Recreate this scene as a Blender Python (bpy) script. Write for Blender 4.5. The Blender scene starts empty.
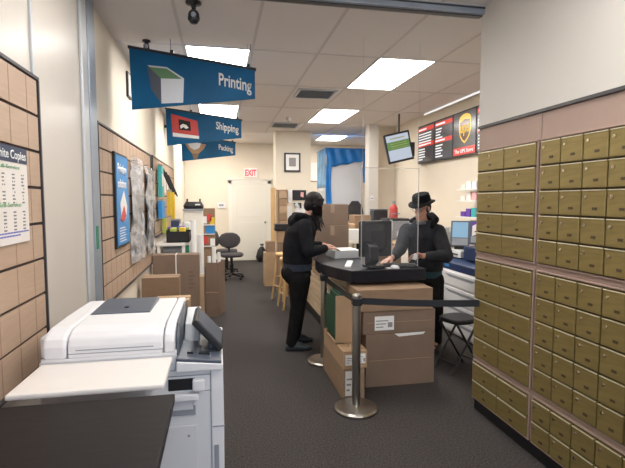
import bpy, bmesh, math, random
from mathutils import Vector, Matrix, Euler
random.seed(7)
V = Vector
SC = bpy.context.scene
COL = SC.collection
PI = math.pi

# ------------------------------------------------------------------ materials
def mat(name, col, rough=0.6, metal=0.0, emis=None, estr=0.0, noise=0.0, nscale=20.0, bump=0.0,
        col2=None, trans=0.0, ior=1.45, alpha=1.0, stretch=(1, 1, 1), spec=0.5, bscale=None):
    m = bpy.data.materials.new(name)
    m.use_nodes = True
    nt = m.node_tree
    b = nt.nodes['Principled BSDF']
    b.inputs['Base Color'].default_value = (*col, 1)
    b.inputs['Roughness'].default_value = rough
    b.inputs['Metallic'].default_value = metal
    b.inputs['Specular IOR Level'].default_value = spec
    if trans:
        b.inputs['Transmission Weight'].default_value = trans
        b.inputs['IOR'].default_value = ior
    if alpha < 1:
        b.inputs['Alpha'].default_value = alpha
    if emis:
        b.inputs['Emission Color'].default_value = (*emis, 1)
        b.inputs['Emission Strength'].default_value = estr
    if noise or bump or col2:
        tc = nt.nodes.new('ShaderNodeTexCoord')
        mp = nt.nodes.new('ShaderNodeMapping')
        mp.inputs['Scale'].default_value = stretch
        nt.links.new(tc.outputs['Object'], mp.inputs['Vector'])
        nz = nt.nodes.new('ShaderNodeTexNoise')
        nz.inputs['Scale'].default_value = nscale
        nz.inputs['Detail'].default_value = 4
        nt.links.new(mp.outputs['Vector'], nz.inputs['Vector'])
        if noise or col2:
            cr = nt.nodes.new('ShaderNodeValToRGB')
            c2 = col2 if col2 else tuple(min(1, c * (1 + noise)) for c in col)
            c1 = col if col2 else tuple(c * (1 - noise) for c in col)
            cr.color_ramp.elements[0].position = 0.32
            cr.color_ramp.elements[1].position = 0.68
            cr.color_ramp.elements[0].color = (*c1, 1)
            cr.color_ramp.elements[1].color = (*c2, 1)
            nt.links.new(nz.outputs['Fac'], cr.inputs['Fac'])
            nt.links.new(cr.outputs['Color'], b.inputs['Base Color'])
        if bump:
            src = nz
            if bscale:
                src = nt.nodes.new('ShaderNodeTexNoise')
                src.inputs['Scale'].default_value = bscale
                nt.links.new(mp.outputs['Vector'], src.inputs['Vector'])
            bp = nt.nodes.new('ShaderNodeBump')
            bp.inputs['Strength'].default_value = bump
            bp.inputs['Distance'].default_value = 0.01
            nt.links.new(src.outputs['Fac'], bp.inputs['Height'])
            nt.links.new(bp.outputs['Normal'], b.inputs['Normal'])
    return m

M = {}
M['carpet'] = mat('carpet', (0.032, 0.028, 0.027), 0.95, col2=(0.084, 0.075, 0.072), nscale=90, bump=0.6, spec=0.15)
M['wall'] = mat('wall_paint', (0.78, 0.70, 0.58), 0.62, noise=0.02, nscale=2, bump=0.05, bscale=60, spec=0.3)
M['wallfront'] = mat('wall_paint_satin', (0.66, 0.61, 0.55), 0.33, noise=0.03, nscale=1.5, bump=0.04, bscale=9, spec=0.5)
M['wallgrey'] = mat('wall_paint_grey', (0.66, 0.63, 0.58), 0.6, noise=0.015, nscale=2, spec=0.3)
M['ceil'] = mat('ceiling_tile', (0.84, 0.79, 0.76), 0.9, noise=0.03, nscale=120, bump=0.15, spec=0.1)
M['tbar'] = mat('ceiling_tbar', (0.66, 0.61, 0.59), 0.5)
M['light'] = mat('light_diffuser', (1, 1, 1), 0.5, emis=(1.0, 0.965, 0.91), estr=20.0)
M['lightfront'] = mat('light_diffuser_front', (1, 1, 1), 0.5, emis=(1.0, 0.97, 0.93), estr=12.0)
M['lightback'] = mat('light_diffuser_back', (1, 1, 1), 0.5, emis=(1.0, 0.95, 0.88), estr=32.0)
M['white'] = mat('white_plastic', (0.80, 0.80, 0.82), 0.35, noise=0.01, nscale=5)
M['warmwhite'] = mat('warm_white_plastic', (0.82, 0.78, 0.74), 0.35, noise=0.01, nscale=5)
M['whitemetal'] = mat('white_painted_metal', (0.70, 0.71, 0.74), 0.4)
M['greyplastic'] = mat('grey_plastic', (0.30, 0.32, 0.36), 0.4)
M['darkgrey'] = mat('dark_slate_plastic', (0.070, 0.085, 0.115), 0.38)
M['black'] = mat('black_plastic', (0.012, 0.012, 0.014), 0.35)
M['blackmatte'] = mat('black_matte', (0.014, 0.013, 0.014), 0.7)
M['laminate'] = mat('dark_laminate', (0.014, 0.011, 0.011), 0.5, noise=0.18, nscale=14, stretch=(1, 7, 1), spec=0.18)
M['blackgloss'] = mat('black_countertop', (0.009, 0.009, 0.014), 0.32, noise=0.05, nscale=3, spec=0.3)
M['slat'] = mat('slatwall_beige', (0.50, 0.355, 0.255), 0.5, noise=0.05, nscale=6, stretch=(1, 1, 12))
M['slatjoint'] = mat('slatwall_joint', (0.36, 0.24, 0.16), 0.55)
M['groove'] = mat('slatwall_groove', (0.035, 0.02, 0.015), 0.6)
M['slatframe'] = mat('slatwall_frame', (0.055, 0.052, 0.055), 0.4)
M['counterslat'] = mat('counter_slat_cream', (0.58, 0.44, 0.30), 0.5, noise=0.05, nscale=8)
M['fascia'] = mat('brown_fascia', (0.40, 0.285, 0.235), 0.55, noise=0.03, nscale=4)
M['brass'] = mat('aged_brass', (0.285, 0.215, 0.078), 0.42, metal=0.45, noise=0.10, nscale=7, stretch=(1, 1, 6))
M['liphighlight'] = mat('brass_lip_highlight', (0.80, 0.74, 0.55), 0.30, metal=0.5)  # highlight on the door top edges put into a paler metal colour
M['brassdark'] = mat('brass_gap', (0.06, 0.04, 0.012), 0.6)
M['lock'] = mat('lock_steel', (0.62, 0.56, 0.42), 0.22, metal=1.0)
M['plate'] = mat('number_plate', (0.07, 0.045, 0.02), 0.5)
M['steel'] = mat('brushed_steel', (0.40, 0.375, 0.34), 0.28, metal=1.0, noise=0.06, nscale=30, stretch=(1, 1, 0.1))
M['alu'] = mat('blue_grey_aluminium', (0.36, 0.41, 0.48), 0.42, metal=0.45, noise=0.05, nscale=6)
M['alulight'] = mat('pale_aluminium', (0.60, 0.62, 0.64), 0.4, metal=0.3)
M['signblue'] = mat('sign_blue', (0.001, 0.100, 0.240), 0.5, spec=0.25, noise=0.25, nscale=1.4)
M['signdark'] = mat('sign_hanger_black', (0.015, 0.02, 0.03), 0.4)
M['lettering'] = mat('white_lettering', (0.9, 0.9, 0.88), 0.5)
M['posterwhite'] = mat('poster_white', (0.82, 0.77, 0.72), 0.55)
M['navy'] = mat('navy_print', (0.035, 0.05, 0.10), 0.5)
M['inkgrey'] = mat('ink_grey', (0.30, 0.28, 0.28), 0.6)
M['inkgreen'] = mat('ink_green', (0.18, 0.42, 0.20), 0.6)
M['inkblue'] = mat('ink_blue', (0.15, 0.18, 0.55), 0.6)
M['skyblue'] = mat('poster_blue', (0.03, 0.26, 0.62), 0.4)
M['red'] = mat('red_print', (0.62, 0.06, 0.05), 0.5)
M['green'] = mat('green_print', (0.10, 0.22, 0.10), 0.5)
M['greensticker'] = mat('green_sticker', (0.01, 0.22, 0.12), 0.5)
M['card'] = mat('cardboard', (0.29, 0.19, 0.118), 0.75, noise=0.07, nscale=5, stretch=(1, 1, 3))
M['card2'] = mat('cardboard_light', (0.44, 0.29, 0.17), 0.75, noise=0.07, nscale=5)
M['card3'] = mat('cardboard_reddish', (0.215, 0.145, 0.102), 0.75, noise=0.08, nscale=4)
M['tape'] = mat('packing_tape', (0.42, 0.29, 0.19), 0.25)
M['cleartape'] = mat('clear_tape', (0.36, 0.26, 0.19), 0.15)
M['print'] = mat('carton_print', (0.17, 0.11, 0.08), 0.8)
M['paper'] = mat('white_paper', (0.85, 0.84, 0.82), 0.6)
M['pine'] = mat('pine_wood', (0.62, 0.40, 0.18), 0.5, noise=0.12, nscale=9, stretch=(6, 6, 0.6))
M['greenfelt'] = mat('green_card', (0.008, 0.055, 0.025), 0.6)
M['door'] = mat('door_paint', (0.80, 0.765, 0.68), 0.5)
M['trim'] = mat('trim_paint', (0.84, 0.80, 0.72), 0.45)
M['exitred'] = mat('exit_red', (0.8, 0.05, 0.06), 0.5, emis=(1.0, 0.05, 0.08), estr=1.2)
M['exitcase'] = mat('exit_case', (0.85, 0.78, 0.74), 0.5, emis=(1.0, 0.6, 0.55), estr=0.25)
M['screenblue'] = mat('screen_blue', (0.02, 0.03, 0.04), 0.2, emis=(0.35, 0.58, 0.78), estr=0.75)
M['screenwhite'] = mat('screen_pale', (0.02, 0.03, 0.04), 0.2, emis=(0.62, 0.68, 0.80), estr=0.8)
M['screengreen'] = mat('screen_green', (0.02, 0.03, 0.02), 0.2, emis=(0.16, 0.30, 0.10), estr=0.8)
M['menudark'] = mat('menu_charcoal', (0.02, 0.02, 0.02), 0.2, emis=(0.10, 0.085, 0.085), estr=0.7)
M['menured'] = mat('menu_red', (0.05, 0.01, 0.01), 0.2, emis=(0.85, 0.07, 0.05), estr=0.9)
M['menuwhite'] = mat('menu_white', (0.1, 0.1, 0.1), 0.2, emis=(0.95, 0.92, 0.90), estr=1.0)
M['menuyellow'] = mat('menu_gold', (0.1, 0.08, 0.02), 0.2, emis=(0.95, 0.58, 0.08), estr=0.95)
M['menubrown'] = mat('menu_brown', (0.05, 0.03, 0.02), 0.2, emis=(0.16, 0.055, 0.015), estr=0.8)
M['blueplastic'] = mat('blue_tarp', (0.01, 0.20, 0.62), 0.35, noise=0.15, nscale=5, bump=0.5)
M['blueplasticpale'] = mat('pale_blue_tarp', (0.20, 0.48, 0.80), 0.35, noise=0.2, nscale=5, bump=0.5)
M['backdrop'] = mat('white_backdrop', (0.80, 0.81, 0.85), 0.6, noise=0.02, nscale=3)
M['navyplastic'] = mat('navy_plastic', (0.012, 0.035, 0.11), 0.35)
M['purple'] = mat('purple_print', (0.12, 0.04, 0.36), 0.5)
M['yellow'] = mat('yellow_plastic', (0.75, 0.50, 0.03), 0.45)
M['teal'] = mat('teal_plastic', (0.05, 0.42, 0.42), 0.45)
M['pink'] = mat('pink_paper', (0.80, 0.45, 0.45), 0.6)
M['lime'] = mat('lime_plastic', (0.42, 0.50, 0.08), 0.5)
M['acrylic'] = mat('clear_acrylic', (0.5, 0.52, 0.55), 0.05, alpha=0.035, spec=0.5)
M['acryliced'] = mat('acrylic_edge', (0.60, 0.60, 0.58), 0.3, alpha=0.45)
M['poly'] = mat('clear_poly_bag', (0.72, 0.70, 0.70), 0.15, alpha=0.40, bump=0.6, nscale=16, noise=0.3, spec=1.0, stretch=(1, .3, 1))
M['polyinner'] = mat('grey_bubble_wrap', (0.25, 0.28, 0.33), 0.35, noise=0.5, nscale=9, bump=1.0, stretch=(1, .35, 1.2))
M['skin'] = mat('skin', (0.52, 0.27, 0.19), 0.5, noise=0.04, nscale=12)
M['hair'] = mat('dark_hair', (0.010, 0.006, 0.007), 0.6, spec=0.25, noise=0.3, nscale=40, stretch=(1, 1, .2), bump=0.3)
M['jacket'] = mat('black_jacket', (0.010, 0.010, 0.012), 0.8, noise=0.3, nscale=12, bump=0.5, spec=0.12)
M['hoodie'] = mat('charcoal_hoodie', (0.022, 0.023, 0.028), 0.85, noise=0.25, nscale=14, bump=0.5, spec=0.2)
M['collar'] = mat('grey_shirt', (0.12, 0.125, 0.14), 0.85)
M['denim'] = mat('dark_blue_cloth', (0.022, 0.030, 0.045), 0.85, noise=0.2, nscale=30)
M['trouser'] = mat('black_trousers', (0.010, 0.009, 0.009), 0.85, noise=0.25, nscale=12, bump=0.3, spec=0.12)
M['shoe'] = mat('grey_shoe', (0.035, 0.045, 0.05), 0.6, noise=0.3, nscale=20)
M['felt'] = mat('black_felt', (0.006, 0.006, 0.007), 0.85, noise=0.3, nscale=40, spec=0.12)
M['chair'] = mat('chair_fabric', (0.055, 0.050, 0.055), 0.85, noise=0.2, nscale=60)
M['frostglass'] = mat('window_glow', (0.8, 0.8, 0.8), 0.5, emis=(0.75, 0.86, 1.0), estr=2.0)
M['bagteal'] = mat('teal_shirt', (0.01, 0.045, 0.06), 0.8)

# ------------------------------------------------------------------ builders
class MB:
    """collects shapes into one mesh"""
    def __init__(s):
        s.bm = bmesh.new(); s.cuts = []
    def box(s, x0, x1, y0, y1, z0, z1, rot=None, piv=None):
        r = bmesh.ops.create_cube(s.bm, size=1.0)
        vs = r['verts']
        for v in vs:
            v.co = V(((x0 + x1) / 2 + v.co.x * (x1 - x0), (y0 + y1) / 2 + v.co.y * (y1 - y0), (z0 + z1) / 2 + v.co.z * (z1 - z0)))
        s._rot(vs, rot, piv)
        return s
    def mark(s, m):
        s.cuts.append((len(s.bm.faces), m)); return s
    def _rot(s, vs, rot, piv):
        if rot:
            R = Euler(rot).to_matrix(); p = V(piv or (0, 0, 0))
            for v in vs:
                v.co = R @ (v.co - p) + p
    def cyl(s, p0, p1, r0, r1=None, seg=16):
        p0 = V(p0); p1 = V(p1); r1 = r0 if r1 is None else r1
        d = p1 - p0
        q = d.to_track_quat('Z', 'Y').to_matrix()
        a = []; b = []
        for i in range(seg):
            t = 2 * PI * i / seg
            c = V((math.cos(t), math.sin(t), 0))
            a.append(s.bm.verts.new(p0 + q @ (c * r0))); b.append(s.bm.verts.new(p1 + q @ (c * r1)))
        for i in range(seg):
            j = (i + 1) % seg
            s.bm.faces.new((a[i], a[j], b[j], b[i]))
        s.bm.faces.new(a[::-1]); s.bm.faces.new(b)
        return s
    def ell(s, c, r, basis=None, seg=16):
        if isinstance(r, (int, float)): r = (r, r, r)
        R = Matrix(basis).transposed() if basis else Matrix.Identity(3)
        x = bmesh.ops.create_uvsphere(s.bm, u_segments=seg, v_segments=max(6, seg // 2 + 2), radius=1)
        for v in x['verts']:
            v.co = V(c) + R @ V((v.co.x * r[0], v.co.y * r[1], v.co.z * r[2]))
        return s
    def cap(s, p0, p1, r0, r1=None, seg=12):
        r1 = r0 if r1 is None else r1
        s.cyl(p0, p1, r0, r1, seg); s.ell(p0, r0, seg=seg); s.ell(p1, r1, seg=seg)
        return s
    def chain(s, pts, rs, seg=12):
        for i in range(len(pts) - 1):
            s.cap(pts[i], pts[i + 1], rs[i], rs[i + 1], seg)
        return s
    def tube(s, pts, r, seg=8):
        pts = [V(p) for p in pts]
        for i in range(len(pts) - 1):
            s.cyl(pts[i], pts[i + 1], r, r, seg)
            if i: s.ell(pts[i], r, seg=seg)
        return s
    def lathe(s, prof, seg=32, c=(0, 0, 0)):
        rings = []
        for (r, z) in prof:
            rings.append([s.bm.verts.new((c[0] + r * math.cos(2 * PI * i / seg), c[1] + r * math.sin(2 * PI * i / seg), c[2] + z)) for i in range(seg)])
        for k in range(len(rings) - 1):
            for i in range(seg):
                j = (i + 1) % seg
                s.bm.faces.new((rings[k][i], rings[k][j], rings[k + 1][j], rings[k + 1][i]))
        s.bm.faces.new(rings[0][::-1]); s.bm.faces.new(rings[-1])
        return s
    def prism(s, poly, axis, a, b):
        """poly of 2-D points extruded along axis from a to b. axis x: poly=(y,z); y: (x,z); z: (x,y)"""
        def P(p, t):
            return {'x': (t, p[0], p[1]), 'y': (p[0], t, p[1]), 'z': (p[0], p[1], t)}[axis]
        A = [s.bm.verts.new(P(p, a)) for p in poly]; B = [s.bm.verts.new(P(p, b)) for p in poly]
        n = len(poly)
        for i in range(n):
            s.bm.faces.new((A[i], A[(i + 1) % n], B[(i + 1) % n], B[i]))
        s.bm.faces.new(A[::-1]); s.bm.faces.new(B)
        return s
    def loft(s, rings, seg=24, e=2.0):
        """rings: (centre, side_vec, front_vec) lengths are radii; closed"""
        R = []
        for (c, a, b) in rings:
            c = V(c); a = V(a); b = V(b)
            row = []
            for i in range(seg):
                t = 2 * PI * i / seg
                ct, st = math.cos(t), math.sin(t)
                f = (abs(ct) ** e + abs(st) ** e) ** (-1 / e)
                row.append(s.bm.verts.new(c + a * ct * f + b * st * f))
            R.append(row)
        for k in range(len(R) - 1):
            for i in range(seg):
                j = (i + 1) % seg
                s.bm.faces.new((R[k][i], R[k][j], R[k + 1][j], R[k + 1][i]))
        s.bm.faces.new(R[0][::-1]); s.bm.faces.new(R[-1])
        return s
    def grid(s, f, nu, nv, thick=0.0):
        g = [[s.bm.verts.new(f(i / nu, j / nv)) for j in range(nv + 1)] for i in range(nu + 1)]
        for i in range(nu):
            for j in range(nv):
                s.bm.faces.new((g[i][j], g[i + 1][j], g[i + 1][j + 1], g[i][j + 1]))
        return s
    def shift(s, d):
        d = V(d)
        for v in s.bm.verts: v.co -= d
        return s
    def build(s, name, m, parent=None, bev=0.0, smooth=False, loc=None, solid=0.0, seg=2):
        bmesh.ops.recalc_face_normals(s.bm, faces=s.bm.faces)
        me = bpy.data.meshes.new(name)
        s.bm.to_mesh(me); s.bm.free()
        me.materials.append(M[m] if isinstance(m, str) else m)
        for k, (st, mm) in enumerate(s.cuts):
            me.materials.append(M[mm])
            for p in me.polygons:
                if p.index >= st: p.material_index = k + 1
        if smooth:
            for p in me.polygons: p.use_smooth = True
        o = bpy.data.objects.new(name, me)
        COL.objects.link(o)
        if parent: o.parent = parent
        if loc: o.location = loc
        if solid:
            sd = o.modifiers.new('thickness', 'SOLIDIFY'); sd.thickness = solid; sd.offset = 0
        if bev:
            b = o.modifiers.new('bevel', 'BEVEL'); b.width = bev; b.segments = seg; b.limit_method = 'ANGLE'; b.angle_limit = 0.6
        return o

def thing(name, label, cat, loc=(0, 0, 0), rz=0.0, group=None):
    o = bpy.data.objects.new(name, None); COL.objects.link(o)
    o.empty_display_size = 0.1
    o.location = loc; o.rotation_euler = (0, 0, rz)
    o['label'] = label; o['category'] = cat
    if group: o['group'] = group
    return o
def tag(o, label, cat, group=None):
    o['label'] = label; o['category'] = cat
    if group: o['group'] = group
    return o
def struct(o):
    o['kind'] = 'structure'; return o
def lab(o, label):
    o['label'] = label; return o
def kids(o): return [c for c in bpy.data.objects if c.parent == o]
def dup(root, loc, rz=0.0, label=None, scale=None):
    r = root.copy(); COL.objects.link(r); r.location = loc; r.rotation_euler = (0, 0, rz)
    if label: r['label'] = label
    if scale: r.scale = scale
    for ch in kids(root):
        c = ch.copy(); COL.objects.link(c); c.parent = r
        for g in kids(ch):
            d = g.copy(); COL.objects.link(d); d.parent = c
    return r

def text(body, m, parent, origin, xdir, ydir, width=None, height=None, bold=0.0, depth=0.002, name='lettering', size=None):
    cu = bpy.data.curves.new('t', 'FONT'); cu.body = body; cu.size = 1.0; cu.offset = bold; cu.resolution_u = 3
    to = bpy.data.objects.new('t', cu); COL.objects.link(to)
    bpy.context.view_layer.update()
    me = bpy.data.meshes.new_from_object(to.evaluated_get(bpy.context.evaluated_depsgraph_get()))
    bpy.data.objects.remove(to)
    xs = [v.co.x for v in me.vertices]
    x0, x1 = min(xs), max(xs)
    cap = 0.7
    sx = width / (x1 - x0) if width else None
    sy = height / cap if height else sx
    sx = sx or sy
    X = V(xdir); Y = V(ydir)
    N = X.cross(Y).normalized()
    bm = bmesh.new(); bm.from_mesh(me)
    ge = bmesh.ops.extrude_face_region(bm, geom=bm.faces[:])
    top = set(v for v in ge['geom'] if isinstance(v, bmesh.types.BMVert))
    for v in bm.verts:
        t = depth if v in top else 0
        v.co = V(origin) + X * ((v.co.x - x0) * sx) + Y * (v.co.y * sy) + N * t
    bmesh.ops.recalc_face_normals(bm, faces=bm.faces)
    me2 = bpy.data.meshes.new(name); bm.to_mesh(me2); bm.free()
    me2.materials.append(M[m])
    o = bpy.data.objects.new(name, me2); COL.objects.link(o)
    if parent: o.parent = parent
    return o

def blob(mb, name, m, parent, voxel=0.01, smooth=4):
    """join overlapping shapes into one continuous skin"""
    me = bpy.data.meshes.new(name); mb.bm.to_mesh(me); mb.bm.free()
    t = bpy.data.objects.new('tmp', me); COL.objects.link(t)
    r = t.modifiers.new('r', 'REMESH'); r.mode = 'VOXEL'; r.voxel_size = voxel; r.use_smooth_shade = True
    if smooth:
        sm = t.modifiers.new('s', 'SMOOTH'); sm.factor = 0.5; sm.iterations = smooth
    bpy.context.view_layer.update()
    me2 = bpy.data.meshes.new_from_object(t.evaluated_get(bpy.context.evaluated_depsgraph_get()))
    bpy.data.objects.remove(t)
    me2.name = name
    me2.materials.clear(); me2.materials.append(M[m])
    for p in me2.polygons: p.use_smooth = True
    o = bpy.data.objects.new(name, me2); COL.objects.link(o)
    if parent: o.parent = parent
    return o

# ------------------------------------------------------------------ dimensions
XL, XR, XM = -0.865, 3.22, 1.86      # left wall, menu wall, mailbox face
ZC, YB = 2.95, 12.10

# ------------------------------------------------------------------ the room
struct(MB().box(-1.2, 5.2, -2.8, 12.5, -0.1, 0).build('floor', 'carpet'))
struct(MB().box(XL - 0.12, XL, -2.6, 3.22, 0, ZC).build('wall_left', 'wallfront'))
struct(MB().box(XL - 0.12, XL, 3.22, YB, 0, 3.05).build('wall_left_far', 'wall'))
struct(MB().box(XL - 0.12, 5.12, YB, YB + 0.12, 0, 3.05).build('wall_back', 'wall'))
struct(MB().box(XR + .03, XR + 0.15, 3.1, 8.30, 0, ZC).build('wall_right', 'wall'))
struct(MB().box(2.72, 5.0, 8.30, 8.42, 0, ZC).build('wall_partition', 'wall'))
struct(MB().box(5.0, 5.12, 8.30, YB, 0, 3.05).build('wall_right_far', 'wall'))
struct(MB().box(2.665, 2.85, 8.08, 8.30, 0, ZC).build('trim_1', 'wallgrey', bev=.004))
struct(MB().box(1.10, 1.81, 9.20, 9.62, 0, ZC).build('trim_2', 'wall', bev=.004))
# mailbox partition (behind and above the mailboxes)
struct(MB().box(1.905, 3.32, -2.6, 3.10, 0, ZC).build('wall_mailbox', 'wallgrey'))
struct(MB().box(1.86, 1.905, -2.6, 3.10, 2.112, ZC).build('wall_mailbox_upper', 'wallgrey'))
struct(MB().box(1.85, 1.905, -2.6, 3.10, 2.094, 2.112).build('trim_3', 'slatframe'))
fp = struct(MB().box(1.866, 1.905, 2.432, 3.10, 0.10, 2.094).box(1.866, 1.905, 1.40, 2.428, 0.10, 2.094).box(1.866, 1.905, -2.6, 1.396, 0.10, 2.094).build('trim_4', 'fascia', bev=.002))
struct(MB().box(1.875, 1.905, -2.6, 3.09, 0.0, 0.10).build('baseboard_mailbox', 'black'))
# front wall with its daylight window
fw = MB()
fw.box(XL - .12, -0.7, -2.72, -2.6, 0, ZC).box(1.7, 3.3, -2.72, -2.6, 0, ZC).box(-0.7, 1.7, -2.72, -2.6, 0, 0.6).box(-0.7, 1.7, -2.72, -2.6, 2.5, ZC)
struct(fw.build('wall_front', 'wallfront'))
struct(MB().box(-0.7, -0.64, -2.7, -2.62, .6, 2.5).box(1.64, 1.7, -2.7, -2.62, .6, 2.5).box(.47, .53, -2.7, -2.62, .6, 2.5).box(-.7, 1.7, -2.7, -2.62, .6, .66).box(-.7, 1.7, -2.7, -2.62, 2.44, 2.5).build('window_1', 'alu'))

# ceiling with openings for the light fittings
GX = [-0.91, -0.30, 0.31, 0.92, 1.53, 2.13, 2.74, 3.34]
GY = [0.55, 1.80, 3.07, 4.33, 5.58, 6.88, 8.20, 9.50]
troff = [(-0.30, 4.33, 'ceiling light panel nearest the hanging blue sign with the box picture'),
         (1.53, 4.33, 'largest ceiling light panel, nearest on the right before the wall menu'),
         (-0.30, 6.88, 'ceiling light panel just above the middle blue sign with the red poster'),
         (1.53, 6.88, 'ceiling light panel right of the far air vent, farther of the right-hand pair')]
# unseen panels added over the front to light the signs and mailbox wall
troff_front = [(-0.30, 1.80), (0.92, 0.55), (0.92, -0.7)]
holes = [(a, b, a + .60, b + 1.24) for a, b, _ in troff] + [(a, b, a + .60, b + 1.24) for a, b in troff_front]
holes += [(2.30, 10.3, 2.9, 11.2), (-0.50, 9.85, .10, 11.09)]
def slab(x0, x1, y0, y1, z0, z1, hs):
    xs = sorted(set([x0, x1] + [min(max(v, x0), x1) for h in hs for v in (h[0], h[2])]))
    ys = sorted(set([y0, y1] + [min(max(v, y0), y1) for h in hs for v in (h[1], h[3])]))
    mb = MB()
    for i in range(len(xs) - 1):
        for j in range(len(ys) - 1):
            cx, cy = (xs[i] + xs[i + 1]) / 2, (ys[j] + ys[j + 1]) / 2
            if any(h[0] < cx < h[2] and h[1] < cy < h[3] for h in hs): continue
            mb.box(xs[i], xs[i + 1], ys[j], ys[j + 1], z0, z1)
    return mb
ce = struct(slab(XL - .1, 5.1, -2.7, 9.5, ZC, ZC + .1, [h for h in holes if h[1] < 9.5]).build('ceiling', 'ceil'))
ce2 = struct(slab(XL - .1, 5.1, 9.5, YB + .1, ZC + .09, ZC + .19, [h for h in holes if h[1] > 9.5]).box(XL - .1, 5.1, 9.48, 9.5, ZC + .1, ZC + .19).build('ceiling', 'ceil'))
g = MB()
for x in GX:
    if x > XL: g.box(x - .012, x + .012, -2.6, 9.49, ZC - .004, ZC)
for y in GY + [-0.70, -1.95]:
    g.box(XL, 3.19 if y > 3.1 else 1.86, y - .012, y + .012, ZC - .0045, ZC)
gb = g.build('ceiling_grid', 'tbar', ce)
t = thing('strip_light', 'thin bright strip light where the ceiling meets the menu wall', 'light', (XR - .02, 3.2, ZC - .004))
MB().box(0, .045, 0, 3.75, -.03, 0).build('housing', 'lettering', t)
MB().box(-.004, 0, .02, 3.73, -.028, -.004).build('tube', 'menuwhite', t)

def troffer(x, y, z, label, L=1.24, W=.60, grp='recessed ceiling light panels', m='light'):
    t = thing('ceiling_light', label, 'light', (x, y, z), 0, grp)
    MB().box(0, W, 0, .02, 0, .06).box(0, W, L - .02, L, 0, .06).box(0, .02, .02, L - .02, 0, .06).box(W - .02, W, .02, L - .02, 0, .06).build('frame', 'lettering', t)
    MB().box(.02, W - .02, .02, L - .02, .012, .03).build('diffuser', m, t)
    return t
for a, b, l in troff: troffer(a, b, ZC - .002, l)
for i, (a, b) in enumerate(troff_front): troffer(a, b, ZC - .002, 'added recessed ceiling light panel over the front of the shop, out of view', grp='added front ceiling lights', m='lightfront')
troffer(2.30, 10.3, ZC + .088, 'small bright ceiling light seen past the picture column, above the blue booth', L=.9, m='lightback')
troffer(-0.50, 9.85, ZC + .088, 'added ceiling light panel brightening the back of the shop, hidden behind the farthest blue sign', m='lightback')  # extra panel added to brighten the back, kept out of sight by the signs

def vent(x, y, w, l, label):
    t = thing('ceiling_vent', label, 'vent', (x, y, ZC - .004), 0)
    MB().box(0, w, 0, .03, -.012, 0).box(0, w, l - .03, l, -.012, 0).box(0, .03, .03, l - .03, -.012, 0).box(w - .03, w, .03, l - .03, -.012, 0).build('frame', 'alulight', t, bev=.002)
    MB().box(.03, w - .03, .03, l - .03, -.003, 0).build('duct', 'groove', t)
    s = MB()
    for k in range(7):
        yy = .05 + k * (l - .1) / 6
        s.box(.03, w - .03, yy - .022, yy + .022, -.010, -.007, rot=(.5, 0, 0), piv=(0, yy, -.008))
    s.build('louvre', 'alulight', t)
vent(0.97, 5.68, .50, .48, 'square metal air vent in the ceiling, nearer of the two')
vent(0.93, 8.22, .50, .50, 'dark-edged air vent in the ceiling above the framed picture')

# rolling shutter track
b = thing('shutter_header', 'blue-grey metal shutter rail crossing the ceiling', 'rail', (0, 3.06, ZC))
MB().box(XL, 1.86, 0, .10, -.055, 0).build('rail', 'alu', b, bev=.003)
MB().box(XL, 1.86, -.006, .0, -.02, -.012).box(XL, 1.86, .03, .07, -.062, -.055).build('slot', 'slatframe', b)
t = thing('shutter_track', 'vertical metal shutter guide track on the left wall', 'track', (XL, 3.22, 0))
MB().box(0.001, .022, 0, .12, 0, ZC).build('guide', 'alulight', t, bev=.006)
MB().box(0.001, .026, .14, .31, 0, ZC).build('channel', 'alu', t, bev=.006)
MB().box(0.001, .012, .12, .14, 0, ZC).build('slot', 'slatframe', t)
MB().box(.026, .029, .17, .23, 1.24, 1.40).build('sticker', 'greensticker', t)
MB().box(0, .012, 0, .022, 2.16, ZC).shift((0, 0, 0)).build('trim_7', 'alulight', None, bev=.003, loc=(XL, 2.43, 0))
struct(bpy.data.objects['trim_7'])

# back door
d = struct(MB().box(.30, 1.22, YB - .04, YB - .001, 0.01, 2.0).build('door_1', 'door', bev=.004))
MB().box(.42, 1.10, YB - .046, YB - .04, 1.15, 1.85).box(.42, 1.10, YB - .046, YB - .04, .2, 1.0).build('raised_panel', 'door', d, bev=.006)
MB().cyl((1.15, YB - .04, 1.0), (1.15, YB - .09, 1.0), .012).ell((1.15, YB - .10, 1.0), .03).build('door_handle', 'steel', d, smooth=True)
struct(MB().box(.21, .30, YB - .05, YB, 0, 2.08).box(1.22, 1.31, YB - .05, YB, 0, 2.08).box(.21, 1.31, YB - .05, YB, 2.0, 2.10).box(.18, 1.34, YB - .07, YB, 2.10, 2.14).build('trim_8', 'trim', bev=.004))
struct(MB().box(XL, .21, YB - .015, YB, 0, .1).build('baseboard_back', 'trim'))
struct(MB().box(XL, XL + .012, 3.56, YB - .02, 0, .1).build('baseboard_left', 'trim'))

# exit sign
t = thing('exit_sign', 'red EXIT sign on the wall above the back door', 'sign', (.79, YB, 2.28))
MB().box(-.17, .17, -.05, 0, -.12, .12).build('housing', 'exitcase', t, bev=.006)
text('EXIT', 'exitred', t, (-.145, -.051, -.075), (1, 0, 0), (0, 0, 1), width=.29, height=.155, bold=.03, depth=.004)
# thermostat
t = thing('thermostat', 'small white thermostat on the back wall left of the door', 'thermostat', (.03, YB, 1.44))
MB().box(-.10, .10, -.03, 0, -.07, .07).build('cover', 'white', t, bev=.005)
MB().box(-.06, .06, -.034, -.03, -.02, .035).build('display', 'greyplastic', t)

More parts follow.
